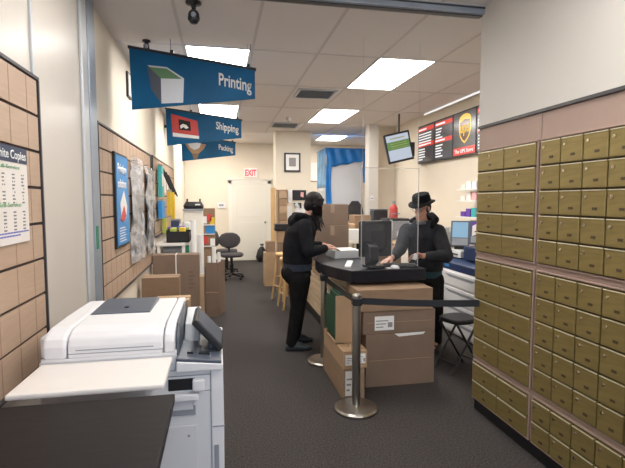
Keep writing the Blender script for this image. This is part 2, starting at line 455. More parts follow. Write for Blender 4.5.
# ------------------------------------------------------------------ slatwalls
def slatwall(y0, y1, z0, z1, rows, label, dy=.178, off=0.0):
    t = thing('slatwall', label, 'slatwall', (XL + .001, y0, 0))
    L = y1 - y0
    MB().box(0, .012, 0, L, z0, z1).build('backing', 'groove', t)
    f = MB()
    edges = [z1] + [r for r in rows if z0 < r < z1] + [z0]
    for a, c in zip(edges[:-1], edges[1:]):
        f.box(.012, .022, .012, L - .012, c + .007, a - .007)
    f.mark('slatjoint'); j = f
    y = off
    while y < L - .02:
        if y > .02:
            for a, c in zip(edges[:-1], edges[1:]):
                j.box(.0215, .0228, y - .0035, y + .0035, c + .009, a - .009)
        y += dy
    f.build('face', 'slat', t)
    MB().box(0, .028, -.012, L + .012, z1, z1 + .016).box(0, .028, L, L + .014, z0, z1).box(0, .028, -.012, 0, z0, z1).box(0, .028, -.012, L + .012, z0 - .016, z0).build('edge_trim', 'slatframe', t, bev=.002)
    return t
rows = [2.145 - .169 * k for k in range(0, 14)]
slatwall(0.35, 2.44, 0.80, 2.145, rows[1:], 'beige slatwall panel nearest on the left, behind the price list poster', off=.0)
slatwall(3.545, 6.05, 0.80, 2.125, [r - .02 for r in rows[1:]], 'beige slatwall panel beyond the shutter track with the blue poster', off=.1)
slatwall(6.28, 8.9, 1.1, 2.14, rows[1:], 'far slatwall panel hung with small packaged goods')

# price poster
t = thing('price_poster', 'white price list poster with navy heading on the near slatwall', 'poster', (XL + .0245, 1.555, 0))
sheetmb = MB().box(0, .006, 0, .70, 1.40, 1.80).mark('inkgrey')
MB().box(.006, .008, 0, .70, 1.735, 1.80).build('header_band', 'navy', t)
text('Black & White Copies', 'lettering', t, (.008, .21, 1.750), (0, 1, 0), (0, 0, 1), width=.475, height=.036, bold=.012, depth=.001)
text('Self-Service', 'inkgreen', t, (.007, .42, 1.552), (0, 1, 0), (0, 0, 1), width=.20, height=.018, bold=.0, depth=.001)
text('Full-Service', 'inkgreen', t, (.007, .42, 1.708), (0, 1, 0), (0, 0, 1), width=.20, height=.016, bold=.0, depth=.001)
rw = sheetmb
random.seed(3)
for blk, n in ((1.685, 9), (1.53, 6)):
    for r in range(n):
        z = blk - r * .0145
        for cx in (.32, .47, .56, .65):
            w = .05 if cx == .32 else .026
            for k in range(3):
                if random.random() < .85: rw.box(.006, .0075, cx - w / 2 + k * w / 3, cx - w / 2 + (k + .65) * w / 3, z - .003, z + .003)
rw.mark('inkblue'); rb = rw
for z, a, c in ((1.446, .33, .68), (1.433, .40, .60)):
    y = a
    while y < c: rb.box(.006, .0075, y, y + .02, z - .003, z + .003); y += .026
rb.build('sheet', 'posterwhite', t)

# blue poster in a black frame
t = thing('framed_poster', 'blue printing poster in a black frame on the slatwall', 'poster', (XL + .0245, 3.95, 0))
MB().box(0, .02, 0, .52, 1.18, 1.97).build('frame', 'black', t, bev=.003)
MB().box(.02, .024, .02, .50, 1.205, 1.95).build('print', 'skyblue', t)
text('Printing', 'lettering', t, (.024, .07, 1.80), (0, 1, 0), (0, 0, 1), width=.36, height=.085, bold=.02)
text('solutions', 'lettering', t, (.024, .07, 1.685), (0, 1, 0), (0, 0, 1), width=.34, height=.07, bold=.02)
pm = MB(); pm.prism([(.14, 1.55), (.30, 1.66), (.42, 1.52), (.36, 1.42), (.18, 1.42)], 'x', .024, .026); pm.build('picture', 'posterwhite', t)
MB().prism([(.12, 1.42), (.28, 1.53), (.36, 1.44), (.24, 1.39)], 'x', .026, .028).build('picture_detail', 'red', t)
ln = MB()
for k in range(6): ln.box(.024, .0255, .09, .09 + .22 + .05 * (k % 2), 1.34 - k * .022, 1.348 - k * .022)
ln.build('text_lines', 'posterwhite', t)

# small frame and speaker on left wall
t = thing('picture_frame', 'thin dark picture frame on the left wall half behind the largest blue sign', 'picture', (XL + .001, 4.84, 2.69))
MB().box(0, .02, -.09, .09, -.12, .12).build('frame', 'black', t, bev=.003)
MB().box(.02, .023, -.07, .07, -.10, .10).build('print', 'paper', t)
t = thing('wall_speaker', 'black loudspeaker high on the left wall behind the middle blue sign', 'speaker', (XL, 7.9, 2.77))
MB().box(.04, .20, -.10, .10, -.10, .12).build('cabinet', 'blackmatte', t, bev=.01)
MB().box(0, .04, -.02, .02, -.02, .02).build('bracket', 'black', t)
MB().lathe([(.07, 0), (.07, .006), (.03, .010)], c=(0, 0, 0)).build('grille', 'darkgrey', t, smooth=True, loc=(.12, -.107, .0)).rotation_euler = (PI / 2, 0, 0)

# ------------------------------------------------------------------ hanging signs
def hang_sign(Y, word, label, wx, ww, wz, pic):
    t = thing('hanging_sign', label, 'sign', (-.73, Y, 0), 0, None)
    L = 1.05
    poly = [(0, 2.855), (L, 2.725), (L, 2.48), (.01, 2.345)]
    MB().prism(poly, 'y', -.008, .008).build('board', 'signblue', t)
    MB().prism([(-.01, 2.875), (L + .01, 2.745), (L + .01, 2.722), (-.01, 2.852)], 'y', -.014, .014).build('top_rail', 'signdark', t)
    for k, x in enumerate((.335, .985)):
        z = 2.87 - x * .124
        w = MB().cyl((x, 0, z), (x, 0, ZC), .004, seg=6); 
        if k: w.cyl((x + .03, 0, z), (x + .03, 0, ZC), .004, seg=6)
        w.build('hanger', 'greyplastic', t)
    MB().box(.33, .36, -.02, .02, 2.83, 2.855).box(.975, 1.005, -.02, .02, 2.745, 2.775).build('clip', 'signdark', t)
    text(word, 'lettering', t, (wx, -.008, wz), (1, 0, -.16), (0, 0, 1), width=ww, height=.104, bold=.022)
    pic(t)
    return t
def q(t, pts, m, n='picture', d=.0):
    return MB().prism(pts, 'y', -.0095 - d, -.008 - d).build(n, m, t)
def pic1(t):
    q(t, [(.14, 2.72), (.30, 2.71), (.44, 2.62), (.25, 2.615)], 'green')
    q(t, [(.25, 2.615), (.44, 2.62), (.43, 2.42), (.25, 2.405)], 'alulight')
    q(t, [(.14, 2.72), (.25, 2.615), (.25, 2.405), (.17, 2.52)], 'darkgrey')
    q(t, [(.16, 2.705), (.145, 2.72), (.30, 2.712), (.44, 2.625), (.44, 2.61), (.30, 2.70)], 'alulight', 'picture_edge', .001)
def pic2(t):
    q(t, [(.07, 2.79), (.43, 2.70), (.45, 2.45), (.09, 2.475)], 'red')
    q(t, [(.09, 2.53), (.45, 2.49), (.45, 2.45), (.09, 2.475)], 'lettering', 'picture_edge', .001)
    q(t, [(.17, 2.72), (.33, 2.69), (.34, 2.56), (.18, 2.57)], 'blackmatte', 'picture_detail', .001)
    q(t, [(.19, 2.63), (.23, 2.655), (.28, 2.64), (.31, 2.60), (.27, 2.585), (.24, 2.61), (.20, 2.585)], 'lettering', 'picture_detail', .002)
def pic3(t):
    q(t, [(.05, 2.74), (.48, 2.68), (.42, 2.58), (.33, 2.50), (.20, 2.50), (.12, 2.60)], 'card2')
    q(t, [(.10, 2.74), (.38, 2.70), (.34, 2.61), (.24, 2.57), (.16, 2.62)], 'alulight', 'picture_detail', .001)
    q(t, [(.20, 2.50), (.33, 2.50), (.30, 2.39), (.23, 2.385)], 'card', 'picture_detail', .001)
hang_sign(4.20, 'Printing', 'nearest hanging blue sign reading Printing with a box picture', .735, .285, 2.585, pic1)
hang_sign(6.85, 'Shipping', 'middle hanging blue sign reading Shipping with a red poster picture', .69, .32, 2.60, pic2)
hang_sign(9.50, 'Packing', 'farthest hanging blue sign reading Packing with a brown bowl picture', .72, .28, 2.59, pic3)

# dome cameras
def cam_thing(x, y, label, s=1.0):
    t = thing('security_camera', label, 'camera', (x, y, ZC))
    MB().lathe([(.055 * s, -.0), (.055 * s, -.012), (.02, -.02), (.014, -.05 * s), (.014, -.07 * s)][::-1], seg=20).build('mount', 'black', t, smooth=True)
    MB().loft([((0, 0, -.06 * s), (.025, 0, 0), (0, .025, 0)), ((0, -.005, -.08 * s), (.038 * s, 0, 0), (0, .038 * s, 0)), ((0, -.012, -.125 * s), (.043 * s, 0, 0), (0, .043 * s, 0)), ((0, -.012, -.15 * s), (.025 * s, 0, 0), (0, .025 * s, 0))], 16).build('camera_head', 'black', t, smooth=True)
    MB().cyl((0, -.04, -.10 * s), (0, -.058, -.105 * s), .018, .018).build('lens', 'greyplastic', t, smooth=True)
cam_thing(-.60, 4.27, 'small black ceiling camera above the left end of the nearest blue sign', .62)
cam_thing(-.16, 3.40, 'larger black ceiling camera at the top edge, nearest the shutter rail', .98)

# ------------------------------------------------------------------ mailboxes
def mailbox_bank(y1, z0, z1, cols, cw, nrows, label, lockleft):
    """front edge at y1 (far), columns run towards the viewer"""
    W = cw * cols
    t = thing('mailbox_bank', label, 'mailboxes', (XM, y1, z0), 0, None)
    MB().box(-.004, .006, -W, 0, 0, z1 - z0).build('frame', 'brassdark', t)
    MB().box(-.010, .006, -W - .010, -W, -.004, z1 - z0 + .004).box(-.010, .006, 0, .010, -.004, z1 - z0 + .004).box(-.010, .006, -W - .01, .01, -.012, -.004).box(-.010, .006, -W - .01, .01, z1 - z0 + .004, z1 - z0 + .012).build('rim', 'fascia', t, bev=.002)
    rh = (z1 - z0) / nrows
    proto = None
    w, h = cw - .010, rh - .010
    dm = MB().box(-.018, -.004, -w / 2, w / 2, -h / 2, h / 2)
    lm = MB().box(-.0215, -.016, -w / 2 + .002, w / 2 - .002, h / 2 - (.005 if lockleft else .008), h / 2)
    for r in range(nrows):
        for c in range(cols):
            yc = -cw * (c + .5); zc = (z1 - z0) - rh * (r + .5)
            if proto is None:
                D = dm.build('door', 'brass', t, bev=.003)
                ly = .045 if lockleft else 0.0
                K = MB().cyl((-.018, ly if lockleft else 0, .030), (-.026, ly if lockleft else 0, .030), .0095, .008, 14).build('lock', 'lock', D, smooth=False)
                Pl = MB().box(-.0205, -.018, -.016 - (.01 if lockleft else 0), .012 - (.01 if lockleft else 0), -.036, -.022).build('number_plate', 'plate', D)
                Lp = lm.build('door_lip', 'liphighlight', D, bev=.001)
                proto = D; D.location = (0, yc, zc); PK = kids(D)
            else:
                D = proto.copy(); COL.objects.link(D); D.parent = t; D.location = (0, yc, zc)
                for ch in PK:
                    x = ch.copy(); COL.objects.link(x); x.parent = D
    return t
G = [('top', 1.205, 1.925, 5), ('middle', .425, 1.150, 5), ('bottom', .105, .375, 2)]
for n, z0, z1, nr in G:
    mailbox_bank(3.075, z0, z1, 2, .315, nr, {'top': 'upper far bank of wide brass mailboxes, two columns beside the counter area', 'middle': 'middle far bank of wide brass mailboxes, two columns', 'bottom': 'bottom far bank of wide brass mailboxes just above the black kickboard'}[n], False)
    mailbox_bank(2.405, z0, z1, 6, .162, nr, {'top': 'upper near bank of small square brass mailboxes below the brown panel', 'middle': 'middle near bank of small square brass mailboxes', 'bottom': 'lowest near bank of small square brass mailboxes at the right edge'}[n], True)

# ------------------------------------------------------------------ near counter and copier
t = thing('worktop', 'dark laminate worktop in the bottom left foreground', 'counter', (-.834, 0, 0))
MB().box(0, .665, -.4, 1.64, .87, .90).build('top', 'laminate', t, bev=.003)
MB().box(.02, .60, -.35, 1.58, 0, .87).build('cabinet', 'whitemetal', t)
MB().box(.664, .668, -.4, 1.64, .872, .898).build('edge_band', 'laminate', t)

t = thing('copier', 'large white office copier against the left wall with a dark control panel', 'copier', (0, 1.97, 0))
# cabinet
MB().box(-.72, -.19, .001, .66, .86, .93).box(-.72, -.05, 0, .66, .03, .86).build('body', 'whitemetal', t, bev=.008)
MB().prism([(-.05, .03), (-.05, .858), (.002, .858), (.004, .6), (0, .03)], 'y', .0, .66).build('front_cover', 'white', t, bev=.006)
MB().box(-.045, .006, -.002, .005, .60, .606).box(-.72, -.05, -.002, .001, .835, .839).box(-.052, -.049, -.002, .003, .03, .93).box(-.09, -.05, -.002, .001, .765, .768).build('panel_seam', 'greyplastic', t)
MB().box(-.04, -.02, -.0025, .002, .40, .52).build('grip_recess', 'greyplastic', t)
# lid / document feeder with its profile in Y-Z
def lidprof(o=0):
    return [(0 - o, .94), (0 - o, .99), (.012, 1.018), (.045, 1.038), (.10, 1.048), (.30, 1.046), (.68, 1.034), (.70, 1.01), (.70, .94)]
MB().prism(lidprof(), 'x', -.612, -.242).build('feeder_cover', 'white', t, bev=.01, seg=3)
MB().prism(lidprof(.004), 'x', -.705, -.616).build('feeder_side', 'white', t, bev=.014, seg=3)
MB().prism(lidprof(.004), 'x', -.238, -.195).build('feeder_end', 'white', t, bev=.01, seg=3)
MB().box(-.61, -.24, -.002, .002, .958, .961).box(-.58, -.28, -.003, .002, .972, .9755).build('feeder_seam', 'greyplastic', t)
MB().box(-.73, -.70, .05, .14, .93, 1.02).build('hinge', 'whitemetal', t, bev=.01)
MB().prism([(.30, 1.03), (.30, 1.050), (.62, 1.052), (.64, 1.05), (.64, 1.02)], 'x', -.60, -.335).build('document_tray', 'darkgrey', t, bev=.004)
MB().box(-.47, -.45, .40, .42, 1.045, 1.056).build('paper_guide', 'black', t, bev=.003)
# glass deck under the lid
MB().box(-.71, -.19, 0, .62, .93, .942).build('deck', 'white', t)
# console
MB().prism([(-.19, .904), (-.004, .882), (-.004, .898), (-.19, .920)], 'y', -.016, .5).build('console', 'darkgrey', t, bev=.004)
MB().prism([(-.19, .86), (0.002, .86), (.002, .884), (-.19, .906)], 'y', -.022, .52).build('console_base', 'white', t, bev=.004)
MB().prism([(.24, .905), (.30, .985), (.50, 1.02), (.50, .905)], 'x', -.175, -.105).build('receiver_tray', 'alulight', t, bev=.006)
MB().prism([(.02, .905), (.04, .99), (.10, 1.04), (.5, 1.05), (.5, .905)], 'x', -.192, -.180).build('side_wall', 'darkgrey', t, bev=.003)
sc = thing('touch_panel', 'x', 'x', (0, 0, 0)); 
for k in list(sc.keys()): del sc[k]
bpy.data.objects.remove(sc)
tp = MB().box(-.015, .012, .08, .36, -.105, .075, rot=(0, -.72, 0), piv=(0, 0, 0)); 
tp = tp.build('touch_panel', 'black', t, bev=.006, loc=(-.073, .02, .985))
MB().box(.012, .014, .10, .34, -.09, .06, rot=(0, -.72, 0), piv=(0, 0, 0)).build('screen', 'darkgrey', tp)
MB().box(-.06, -.04, .14, .30, .90, .97).build('panel_arm', 'darkgrey', t, bev=.004)
MB().box(-.15, -.125, .05, .075, .905, .922, rot=(0, .1, 0), piv=(-.13, .06, .91)).box(-.10, -.05, .05, .075, .90, .915, rot=(0, .1, 0), piv=(-.08, .06, .91)).build('button', 'black', t)
# open bypass slot and drawers on the near side
MB().box(-.225, -.115, -.003, .002, .775, .825).build('slot_opening', 'black', t)
MB().box(-.30, -.10, -.03, .0, .735, .765).box(-.125, -.075, -.03, .0, .775, .825).build('slot_lip', 'white', t, bev=.006)
MB().box(-.26, -.115, -.004, .002, .665, .705).build('grip_opening', 'greyplastic', t)
MB().box(-.26, -.125, -.008, -.003, .69, .735).build('release_lever', 'whitemetal', t, bev=.003)
MB().box(-.30, -.11, -.006, .001, .10, .62).build('side_door', 'whitemetal', t, bev=.004)
MB().box(-.15, -.14, -.008, -.005, .57, .58).build('side_lock', 'greyplastic', t)
# tray (side output shelf)
MB().prism([(-.745, -.03), (-.20, -.03), (-.20, .02), (-.20, -.29), (-.71, -.305)][:0] + [(-.71, .0), (-.205, -.0), (-.205, -.30), (-.72, -.30)], 'z', .905, .925).build('bypass_tray', 'warmwhite', t, bev=.007)
for sx in (-.65, -.30):
    MB().prism([(0, .905), (-.25, .905), (0, .80)], 'x', sx, sx + .012).build('tray_bracket', 'whitemetal', t)

# ------------------------------------------------------------------ cartons
def carton(label, x0, x1, y0, y1, z0, z1, m='card', tapes=True, stick=None, rz=0.0, group=None, clear=False, vert=False):
    cx, cy = (x0 + x1) / 2, (y0 + y1) / 2
    t = thing('cardboard_box', label, 'box', (cx, cy, z0), rz, group)
    w, d, h = (x1 - x0) / 2, (y1 - y0) / 2, z1 - z0
    MB().box(-w, w, -d, d, 0, h).build('carton', m, t, bev=.004)
    if tapes:
        tm = MB()
        if vert: tm.box(-.006, .006, -d - .002, d + .002, h * .35, h + .002)
        elif w >= d: tm.box(-w - .0015, w + .0015, -.025, .025, h * .7, h + .0015).box(-w * .9, w * .9, -d - .0012, -d, h * .5 - .002, h * .5 + .002)
        else: tm.box(-.025, .025, -d - .0015, d + .0015, h * .6, h + .0015)
        tm.build('tape', 'paper' if vert else 'cleartape' if clear else 'tape', t)
        if vert:
            pm_ = MB()
            for k in range(5): pm_.box(w * .55, w * .55 + .05 + .02 * (k % 2), -d - .0015, -d, h * .52 + k * .05, h * .52 + k * .05 + .022)
            pm_.build('print', 'card3', t).data.materials[0] = M['print']
    if stick:
        for (sx, sz, sw, sh) in stick:
            s = MB().box(-w + sx, -w + sx + sw, -d - .0025, -d - .0005, sz, sz + sh).build('shipping_label', 'paper', t)
            lnm = MB()
            for k in range(3): lnm.box(-w + sx + .01, -w + sx + sw * (.45 + .13 * k), -d - .0032, -d - .0024, sz + sh * (.2 + .22 * k), sz + sh * (.27 + .22 * k))
            lnm.box(-w + sx + sw * .68, -w + sx + sw * .92, -d - .0032, -d - .0024, sz + sh * .2, sz + sh * .55)
            lnm.build('label_print', 'inkgrey', s)
    return t
# stack under the counter end
big = carton('large brown carton on the floor, lowest of the stack in front of the black counter', 1.18, 1.80, 3.61, 3.95, 0, .455, 'card3')
MB().prism([(-.02, .425), (.20, .435), (.22, .455), (-.06, .452)], 'y', -.1735, -.170).build('torn_tape', 'paper', big)
carton('middle brown carton with a white shipping label, in the stack at the counter end', 1.155, 1.80, 3.61, 3.95, .457, .65, 'card3', stick=[(.10, .03, .17, .12)])
carton('flat brown carton on top of the stack below the counter edge', 1.10, 1.77, 3.60, 3.95, .652, .835, 'card')
carton('lower narrow carton on the floor beside the near post, with a tall white label', .93, 1.11, 3.42, 4.12, 0, .245, 'card', stick=[(.02, .03, .08, .20)])
carton('upper narrow carton beside the near post, with two small white labels', .93, 1.13, 3.42, 4.10, .247, .39, 'card2', stick=[(.02, .03, .075, .085), (.13, .04, .055, .08)])
t = thing('open_box', 'tall pale open box with green sides full of green folders', 'box', (.92, 3.62, .392))
MB().box(0, .15, 0, .006, 0, .40).box(0, .15, .34, .346, 0, .36).box(.144, .15, .006, .34, 0, .38).box(0, .15, 0, .346, 0, .006).build('shell', 'card2', t)
MB().box(-.004, .0, 0, .346, .06, .37).build('side_print', 'greenfelt', t)
fm = MB()
for k in range(5): fm.box(.012 + k * .026, .028 + k * .026, .03, .32, .01, .40 + .012 * (k % 3), rot=(0, .05 - .02 * k, 0), piv=(.02 + k * .026, 0, 0))
fm.build('folders', 'greenfelt', t)
# left side cartons by the desk
carton('big flat brown carton standing upright by the left wall, centre strip of tape', -.83, -.27, 5.92, 6.12, 0, .90, 'card3', vert=True, clear=True)
carton('shorter brown carton in front of the big upright carton by the left wall', -.82, -.44, 5.02, 5.24, 0, .765, 'card')
carton('small taped carton just behind the copier', -.64, -.31, 4.58, 4.84, 0, .605, 'card2', clear=True)
t = thing('tube_box', 'tall open carton holding white mailing tubes near the swivel chair', 'box', (-.205, 6.3, 0), -.28)
MB().box(0, .17, 0, .34, 0, .01).box(0, .17, 0, .006, 0, .74).box(0, .17, .334, .34, 0, .74).box(0, .006, 0, .34, 0, .74).box(.164, .17, 0, .34, 0, .74).build('carton', 'card3', t)
MB().box(0, .1705, -.002, 0, .33, .345).build('seam', 'tape', t)
tb = MB()
for (x, y, h, r) in ((.035, .06, .82, .022), (.09, .1, .94, .028), (.13, .2, .86, .022), (.05, .22, .88, .024)):
    tb.cyl((x, y, .02), (x, y, h), r, r, 16)
tb.build('mailing_tubes', 'paper', t, smooth=False)
carton('narrow low carton between the big carton and the tube box', -.285, -.225, 6.24, 6.5, 0, .56, 'card2', tapes=False)

# tall stack beyond the counter (customer side view)
carton('big brown carton behind the papers on the counter, lower of two', 1.13, 1.54, 5.42, 5.85, .974, 1.27, 'card3', clear=True)
carton('big brown carton behind the papers, upper of two', 1.14, 1.535, 5.43, 5.83, 1.272, 1.53, 'card3', clear=True)

# ------------------------------------------------------------------ service counter
t = thing('service_counter', 'black topped service counter with a curved end and cream slatted side', 'counter', (0, 0, 0))
top = [(1.10, 3.79), (1.80, 3.80), (1.80, 4.12), (1.55, 4.22), (1.62, 5.0), (1.62, 7.0), (1.10, 7.0), (1.08, 5.2)]
arc = [(1.02, 4.85), (.955, 4.62), (.935, 4.40), (.96, 4.20), (1.02, 3.98)]
MB().prism(top + arc, 'z', .865, .97).build('countertop', 'blackgloss', t, bev=.006)
MB().box(1.24, 1.56, 4.02, 6.95, 0.0, .865).box(1.24, 1.78, 3.98, 4.08, 0, .865).build('base', 'card2', t)
MB().box(1.22, 1.24, 4.0, 6.95, 0, .11).build('kickboard', 'blackmatte', t)
sm = MB()
k = 0
z = .12
while z < .85:
    sm.box(1.215, 1.24, 3.99, 6.95, z, z + .062); z += .073
sm.build('slats', 'counterslat', t, bev=.003)

# stanchions and belts
def stanchion(x, y, label):
    t = thing('stanchion', label, 'post', (x, y, 0))
    MB().lathe([(.165, 0), (.165, .018), (.150, .030), (.05, .040), (.03, .045)], 40).build('base', 'steel', t, smooth=False, bev=.003)
    MB().lathe([(.032, .04), (.032, .86), (.034, .862), (.034, .875), (.026, .885)], 24).build('pole', 'steel', t, smooth=False)
    MB().box(-.0345, .0345, -.0345, .0345, .80, .858).build('belt_head', 'black', t, bev=.008)
    return t
stanchion(.985, 3.24, 'polished steel barrier post nearest the camera, wide round base')
stanchion(.975, 4.30, 'farther steel barrier post beside the curved counter end')
def belt(p0, p1, label, z=.83):
    p0 = V(p0); p1 = V(p1); L = (p1 - p0).length
    f = lambda u, v: V((p0.x + (p1.x - p0.x) * u, p0.y + (p1.y - p0.y) * u, z - .025 + v * .05 - .008 * math.sin(PI * u)))
    o = MB().grid(f, 12, 1).build('barrier_belt', 'black', None, solid=.002)
    return tag(o, label, 'belt')
belt((1.02, 3.24), (1.84, 3.0), 'black barrier belt stretched from the near post to the mailboxes')
belt((.985, 3.275), (.975, 4.265), 'black barrier belt running between the two steel posts')

# items on the counter
t = thing('paper_stack', 'stack of white envelopes and papers under the woman\'s hand', 'papers', (1.30, 4.78, .972), .1)
pm = MB()
for k in range(13):
    pm.box(-.15 + .004 * (k % 3), .15 - .003 * (k % 2), -.15 + .006 * (k % 2), .16, k * .006, k * .006 + .005)
pm.build('sheets', 'paper', t)
MB().box(-.12, .13, -.13, .14, .078, .081).build('top_sheet', 'paper', t)
t = thing('card_reader', 'small white card reader tilted on the counter', 'card reader', (1.15, 4.03, .972), -.5)
MB().box(-.03, .03, -.06, .06, .012, .035, rot=(.35, 0, 0)).build('body', 'paper', t, bev=.008)
MB().box(-.02, .02, -.05, .05, 0, .012).build('stand', 'white', t, bev=.003)
# monitor seen from behind
t = thing('computer_monitor', 'black computer monitor seen from behind on the counter', 'monitor', (1.395, 4.02, .972), .12)
MB().box(-.16, .16, -.015, .02, .09, .42).build('housing', 'black', t, bev=.008)
MB().loft([((0, -.015, .26), (.12, 0, 0), (0, 0, .13)), ((0, -.05, .25), (.07, 0, 0), (0, 0, .09))], 20, 4).build('back_bulge', 'blackmatte', t)
MB().box(.158, .165, -.018, .024, .09, .425).build('bezel_edge', 'alulight', t)
MB().box(-.15, .15, .02, .023, .105, .405).build('screen', 'screenblue', t)
MB().prism([(-.05, .01), (-.13, .06), (-.12, .19), (-.02, .24), (-.02, .02)], 'x', -.115, -.02).build('stand_neck', 'black', t, bev=.01)
MB().box(-.12, .03, -.14, .02, 0, .02).build('stand_foot', 'black', t, bev=.005)
t = thing('keyboard', 'black keyboard on the counter in front of the standing man', 'keyboard', (1.62, 3.96, .972), -.15)
MB().box(-.17, .15, -.06, .06, 0, .018).build('case', 'black', t, bev=.004)
ky = MB()
for i in range(14):
    for j in range(5): ky.box(-.16 + i * .0215, -.142 + i * .0215, -.052 + j * .021, -.035 + j * .021, .018, .024)
ky.build('keys', 'blackmatte', t)
t = thing('computer_mouse', 'white mouse beside the monitor foot', 'mouse', (1.52, 3.845, .972), .4)
MB().loft([((0, 0, 0), (.03, 0, 0), (0, .05, 0)), ((0, 0, .014), (.03, 0, 0), (0, .05, 0)), ((0, 0, .028), (.018, 0, 0), (0, .03, 0))], 20).build('shell', 'white', t, smooth=True)
MB().box(-.001, .001, .01, .04, .0265, .029).build('wheel', 'greyplastic', t)
tag(MB().box(-.05, .05, -.03, .03, 0, .002).build('note_card', 'paper', None, loc=(1.50, 3.87, .972)), 'small white card lying by the counter front edge', 'card')

# acrylic screens
t = thing('acrylic_screen', 'clear acrylic guard panel hanging over the front of the counter', 'screen', (0, 3.83, 0))
MB().box(1.20, 1.73, -.003, .003, .985, 1.86).build('pane', 'acrylic', t)
MB().box(1.725, 1.731, -.004, .004, .985, 1.86).box(1.198, 1.204, -.004, .004, .985, 1.86).box(1.20, 1.73, -.004, .004, 1.855, 1.86).build('edge', 'acryliced', t)
MB().cyl((1.21, 0, 1.86), (1.21, 0, ZC), .0015, seg=5).cyl((1.72, 0, 1.86), (1.72, 0, ZC), .0015, seg=5).build('wire', 'alulight', t)

# ------------------------------------------------------------------ people
def nb(v): return V(v).normalized()
def head(mb, c, f, u, s=1.0):
    f = nb(f); u = nb(u); sd = f.cross(u).normalized(); u = sd.cross(f).normalized()
    B = (sd, f, u)
    P = lambda a, b, d: V(c) + sd * a * s + f * b * s + u * d * s
    mb.ell(P(0, -.01, .02), (.074 * s, .094 * s, .092 * s), B, 24)
    mb.ell(P(0, .025, -.03), (.062 * s, .066 * s, .078 * s), B, 20)
    mb.ell(P(0, .062, -.088), (.026 * s, .024 * s, .022 * s), B)
    for a in (-1, 1):
        mb.ell(P(a * .075, -.01, -.01), (.010 * s, .020 * s, .032 * s), B)
        mb.ell(P(a * .035, .062, -.03), (.024 * s, .022 * s, .022 * s), B)
        mb.ell(P(a * .028, .077, .030), (.026 * s, .012 * s, .008 * s), B)
    mb.cap(P(0, .082, .018), P(0, .104, -.018), .009 * s, .013 * s)
    mb.ell(P(0, .088, -.050), (.022 * s, .012 * s, .006 * s), B)
    mb.ell(P(0, .085, -.061), (.019 * s, .012 * s, .007 * s), B)
    return P, B
def eyes(P, B, parent, s=1.0):
    for a in (-1, 1):
        e = MB().ell(P(a * .031, .076, .010), (.013 * s, .009 * s, .009 * s), B, 14).build('eye', 'paper', parent, smooth=True)
        MB().ell(P(a * .031, .083, .010), (.006 * s, .004 * s, .006 * s), B, 10).build('iris', 'hair', e, smooth=True)
    br = MB()
    for a in (-1, 1): br.cap(P(a * .014, .088, .034), P(a * .046, .080, .036), .004 * s, .003 * s)
    br.build('eyebrows', 'hair', parent, smooth=True)
def hand(mb, w, d, n, side, curl=.5, s=1.0):
    """w wrist, d pointing direction, n palm normal (palm faces n), side = thumb side vector"""
    d = nb(d); n = nb(n); t = nb(V(side) - V(side).dot(d) * d)
    w = V(w)
    mb.loft([(w, t * .024 * s, n * .018 * s), (w + d * .04 * s, t * .036 * s, n * .016 * s), (w + d * .085 * s, t * .040 * s, n * .013 * s), (w + d * .095 * s, t * .036 * s, n * .010 * s)], 16)
    for k, (off, L) in enumerate(((.029, .070), (.010, .080), (-.010, .074), (-.029, .058))):
        p = w + d * .085 * s + t * off * s
        a = curl * .5
        dirn = d
        r = .0092 * s
        for q_, fr in enumerate((.45, .32, .25)):
            ca, sa = math.cos(a), math.sin(a)
            dd = d * ca + n * sa + t * off * .8
            e = p + dd.normalized() * L * fr * s
            mb.cap(p, e, r, r * .9, 10)
            p = e; r *= .9; a += curl * .75
    p = w + d * .025 * s + t * .026 * s
    a1 = p + (d * .7 + t * .6 + n * .25).normalized() * .036 * s
    a2 = a1 + (d * .9 + t * .25 + n * .35).normalized() * .030 * s
    mb.chain([p, a1, a2], [.013 * s, .0105 * s, .009 * s], 10)

# --- woman at the counter (faces +X)
W0 = V((.84, 4.80, 0))
wo = thing('person', 'person with long dark hair in a black hooded jacket leaning on the counter', 'person', W0)
def w_(x, y, z): return V((x, y, z)) - W0
SDy = V((0, 1, 0)); FX = V((1, 0, 0))
hc = w_(.985, 4.79, 1.545)
hf = V((.93, .10, -.42)); hu = V((.42, 0, .93))
bm_ = MB()
PW, BW = head(bm_, hc, hf, hu, .98)
bm_.cap(w_(.88, 4.80, 1.36), w_(.95, 4.80, 1.47), .050, .047)
bm_.loft([(w_(.80, 4.80, .80), SDy * .15, FX * .10), (w_(.80, 4.80, .95), SDy * .13, FX * .095), (w_(.82, 4.80, 1.10), SDy * .13, FX * .10), (w_(.85, 4.80, 1.25), SDy * .15, FX * .105), (w_(.87, 4.80, 1.36), SDy * .13, FX * .07)])
rs, re, rw_ = w_(.84, 4.64, 1.32), w_(.88, 4.56, 1.05), w_(1.09, 4.62, 1.085)
ls, le, lw = w_(.86, 4.96, 1.32), w_(.95, 5.05, 1.06), w_(1.12, 4.96, 1.085)
bm_.chain([rs, re, rw_], [.042, .036, .026]); bm_.chain([ls, le, lw], [.042, .036, .026])
hand(bm_, rw_, (1, .25, -.12), (0, 0, -1), (0, 1, 0), .45, .95)
hand(bm_, lw, (1, -.25, -.12), (0, 0, -1), (0, -1, 0), .35, .95)
for (hp, kn, an) in ((w_(.80, 4.72, .82), w_(.785, 4.70, .46), w_(.715, 4.70, .09)), (w_(.81, 4.88, .82), w_(.84, 4.92, .46), w_(.80, 4.95, .09))):
    bm_.chain([hp, kn, an], [.085, .052, .036])
    bm_.chain([an, an + V((.10, 0, -.05))], [.034, .022])
blob(bm_, 'body', 'skin', wo, .0065, 3)
eyes(PW, BW, wo, .98)
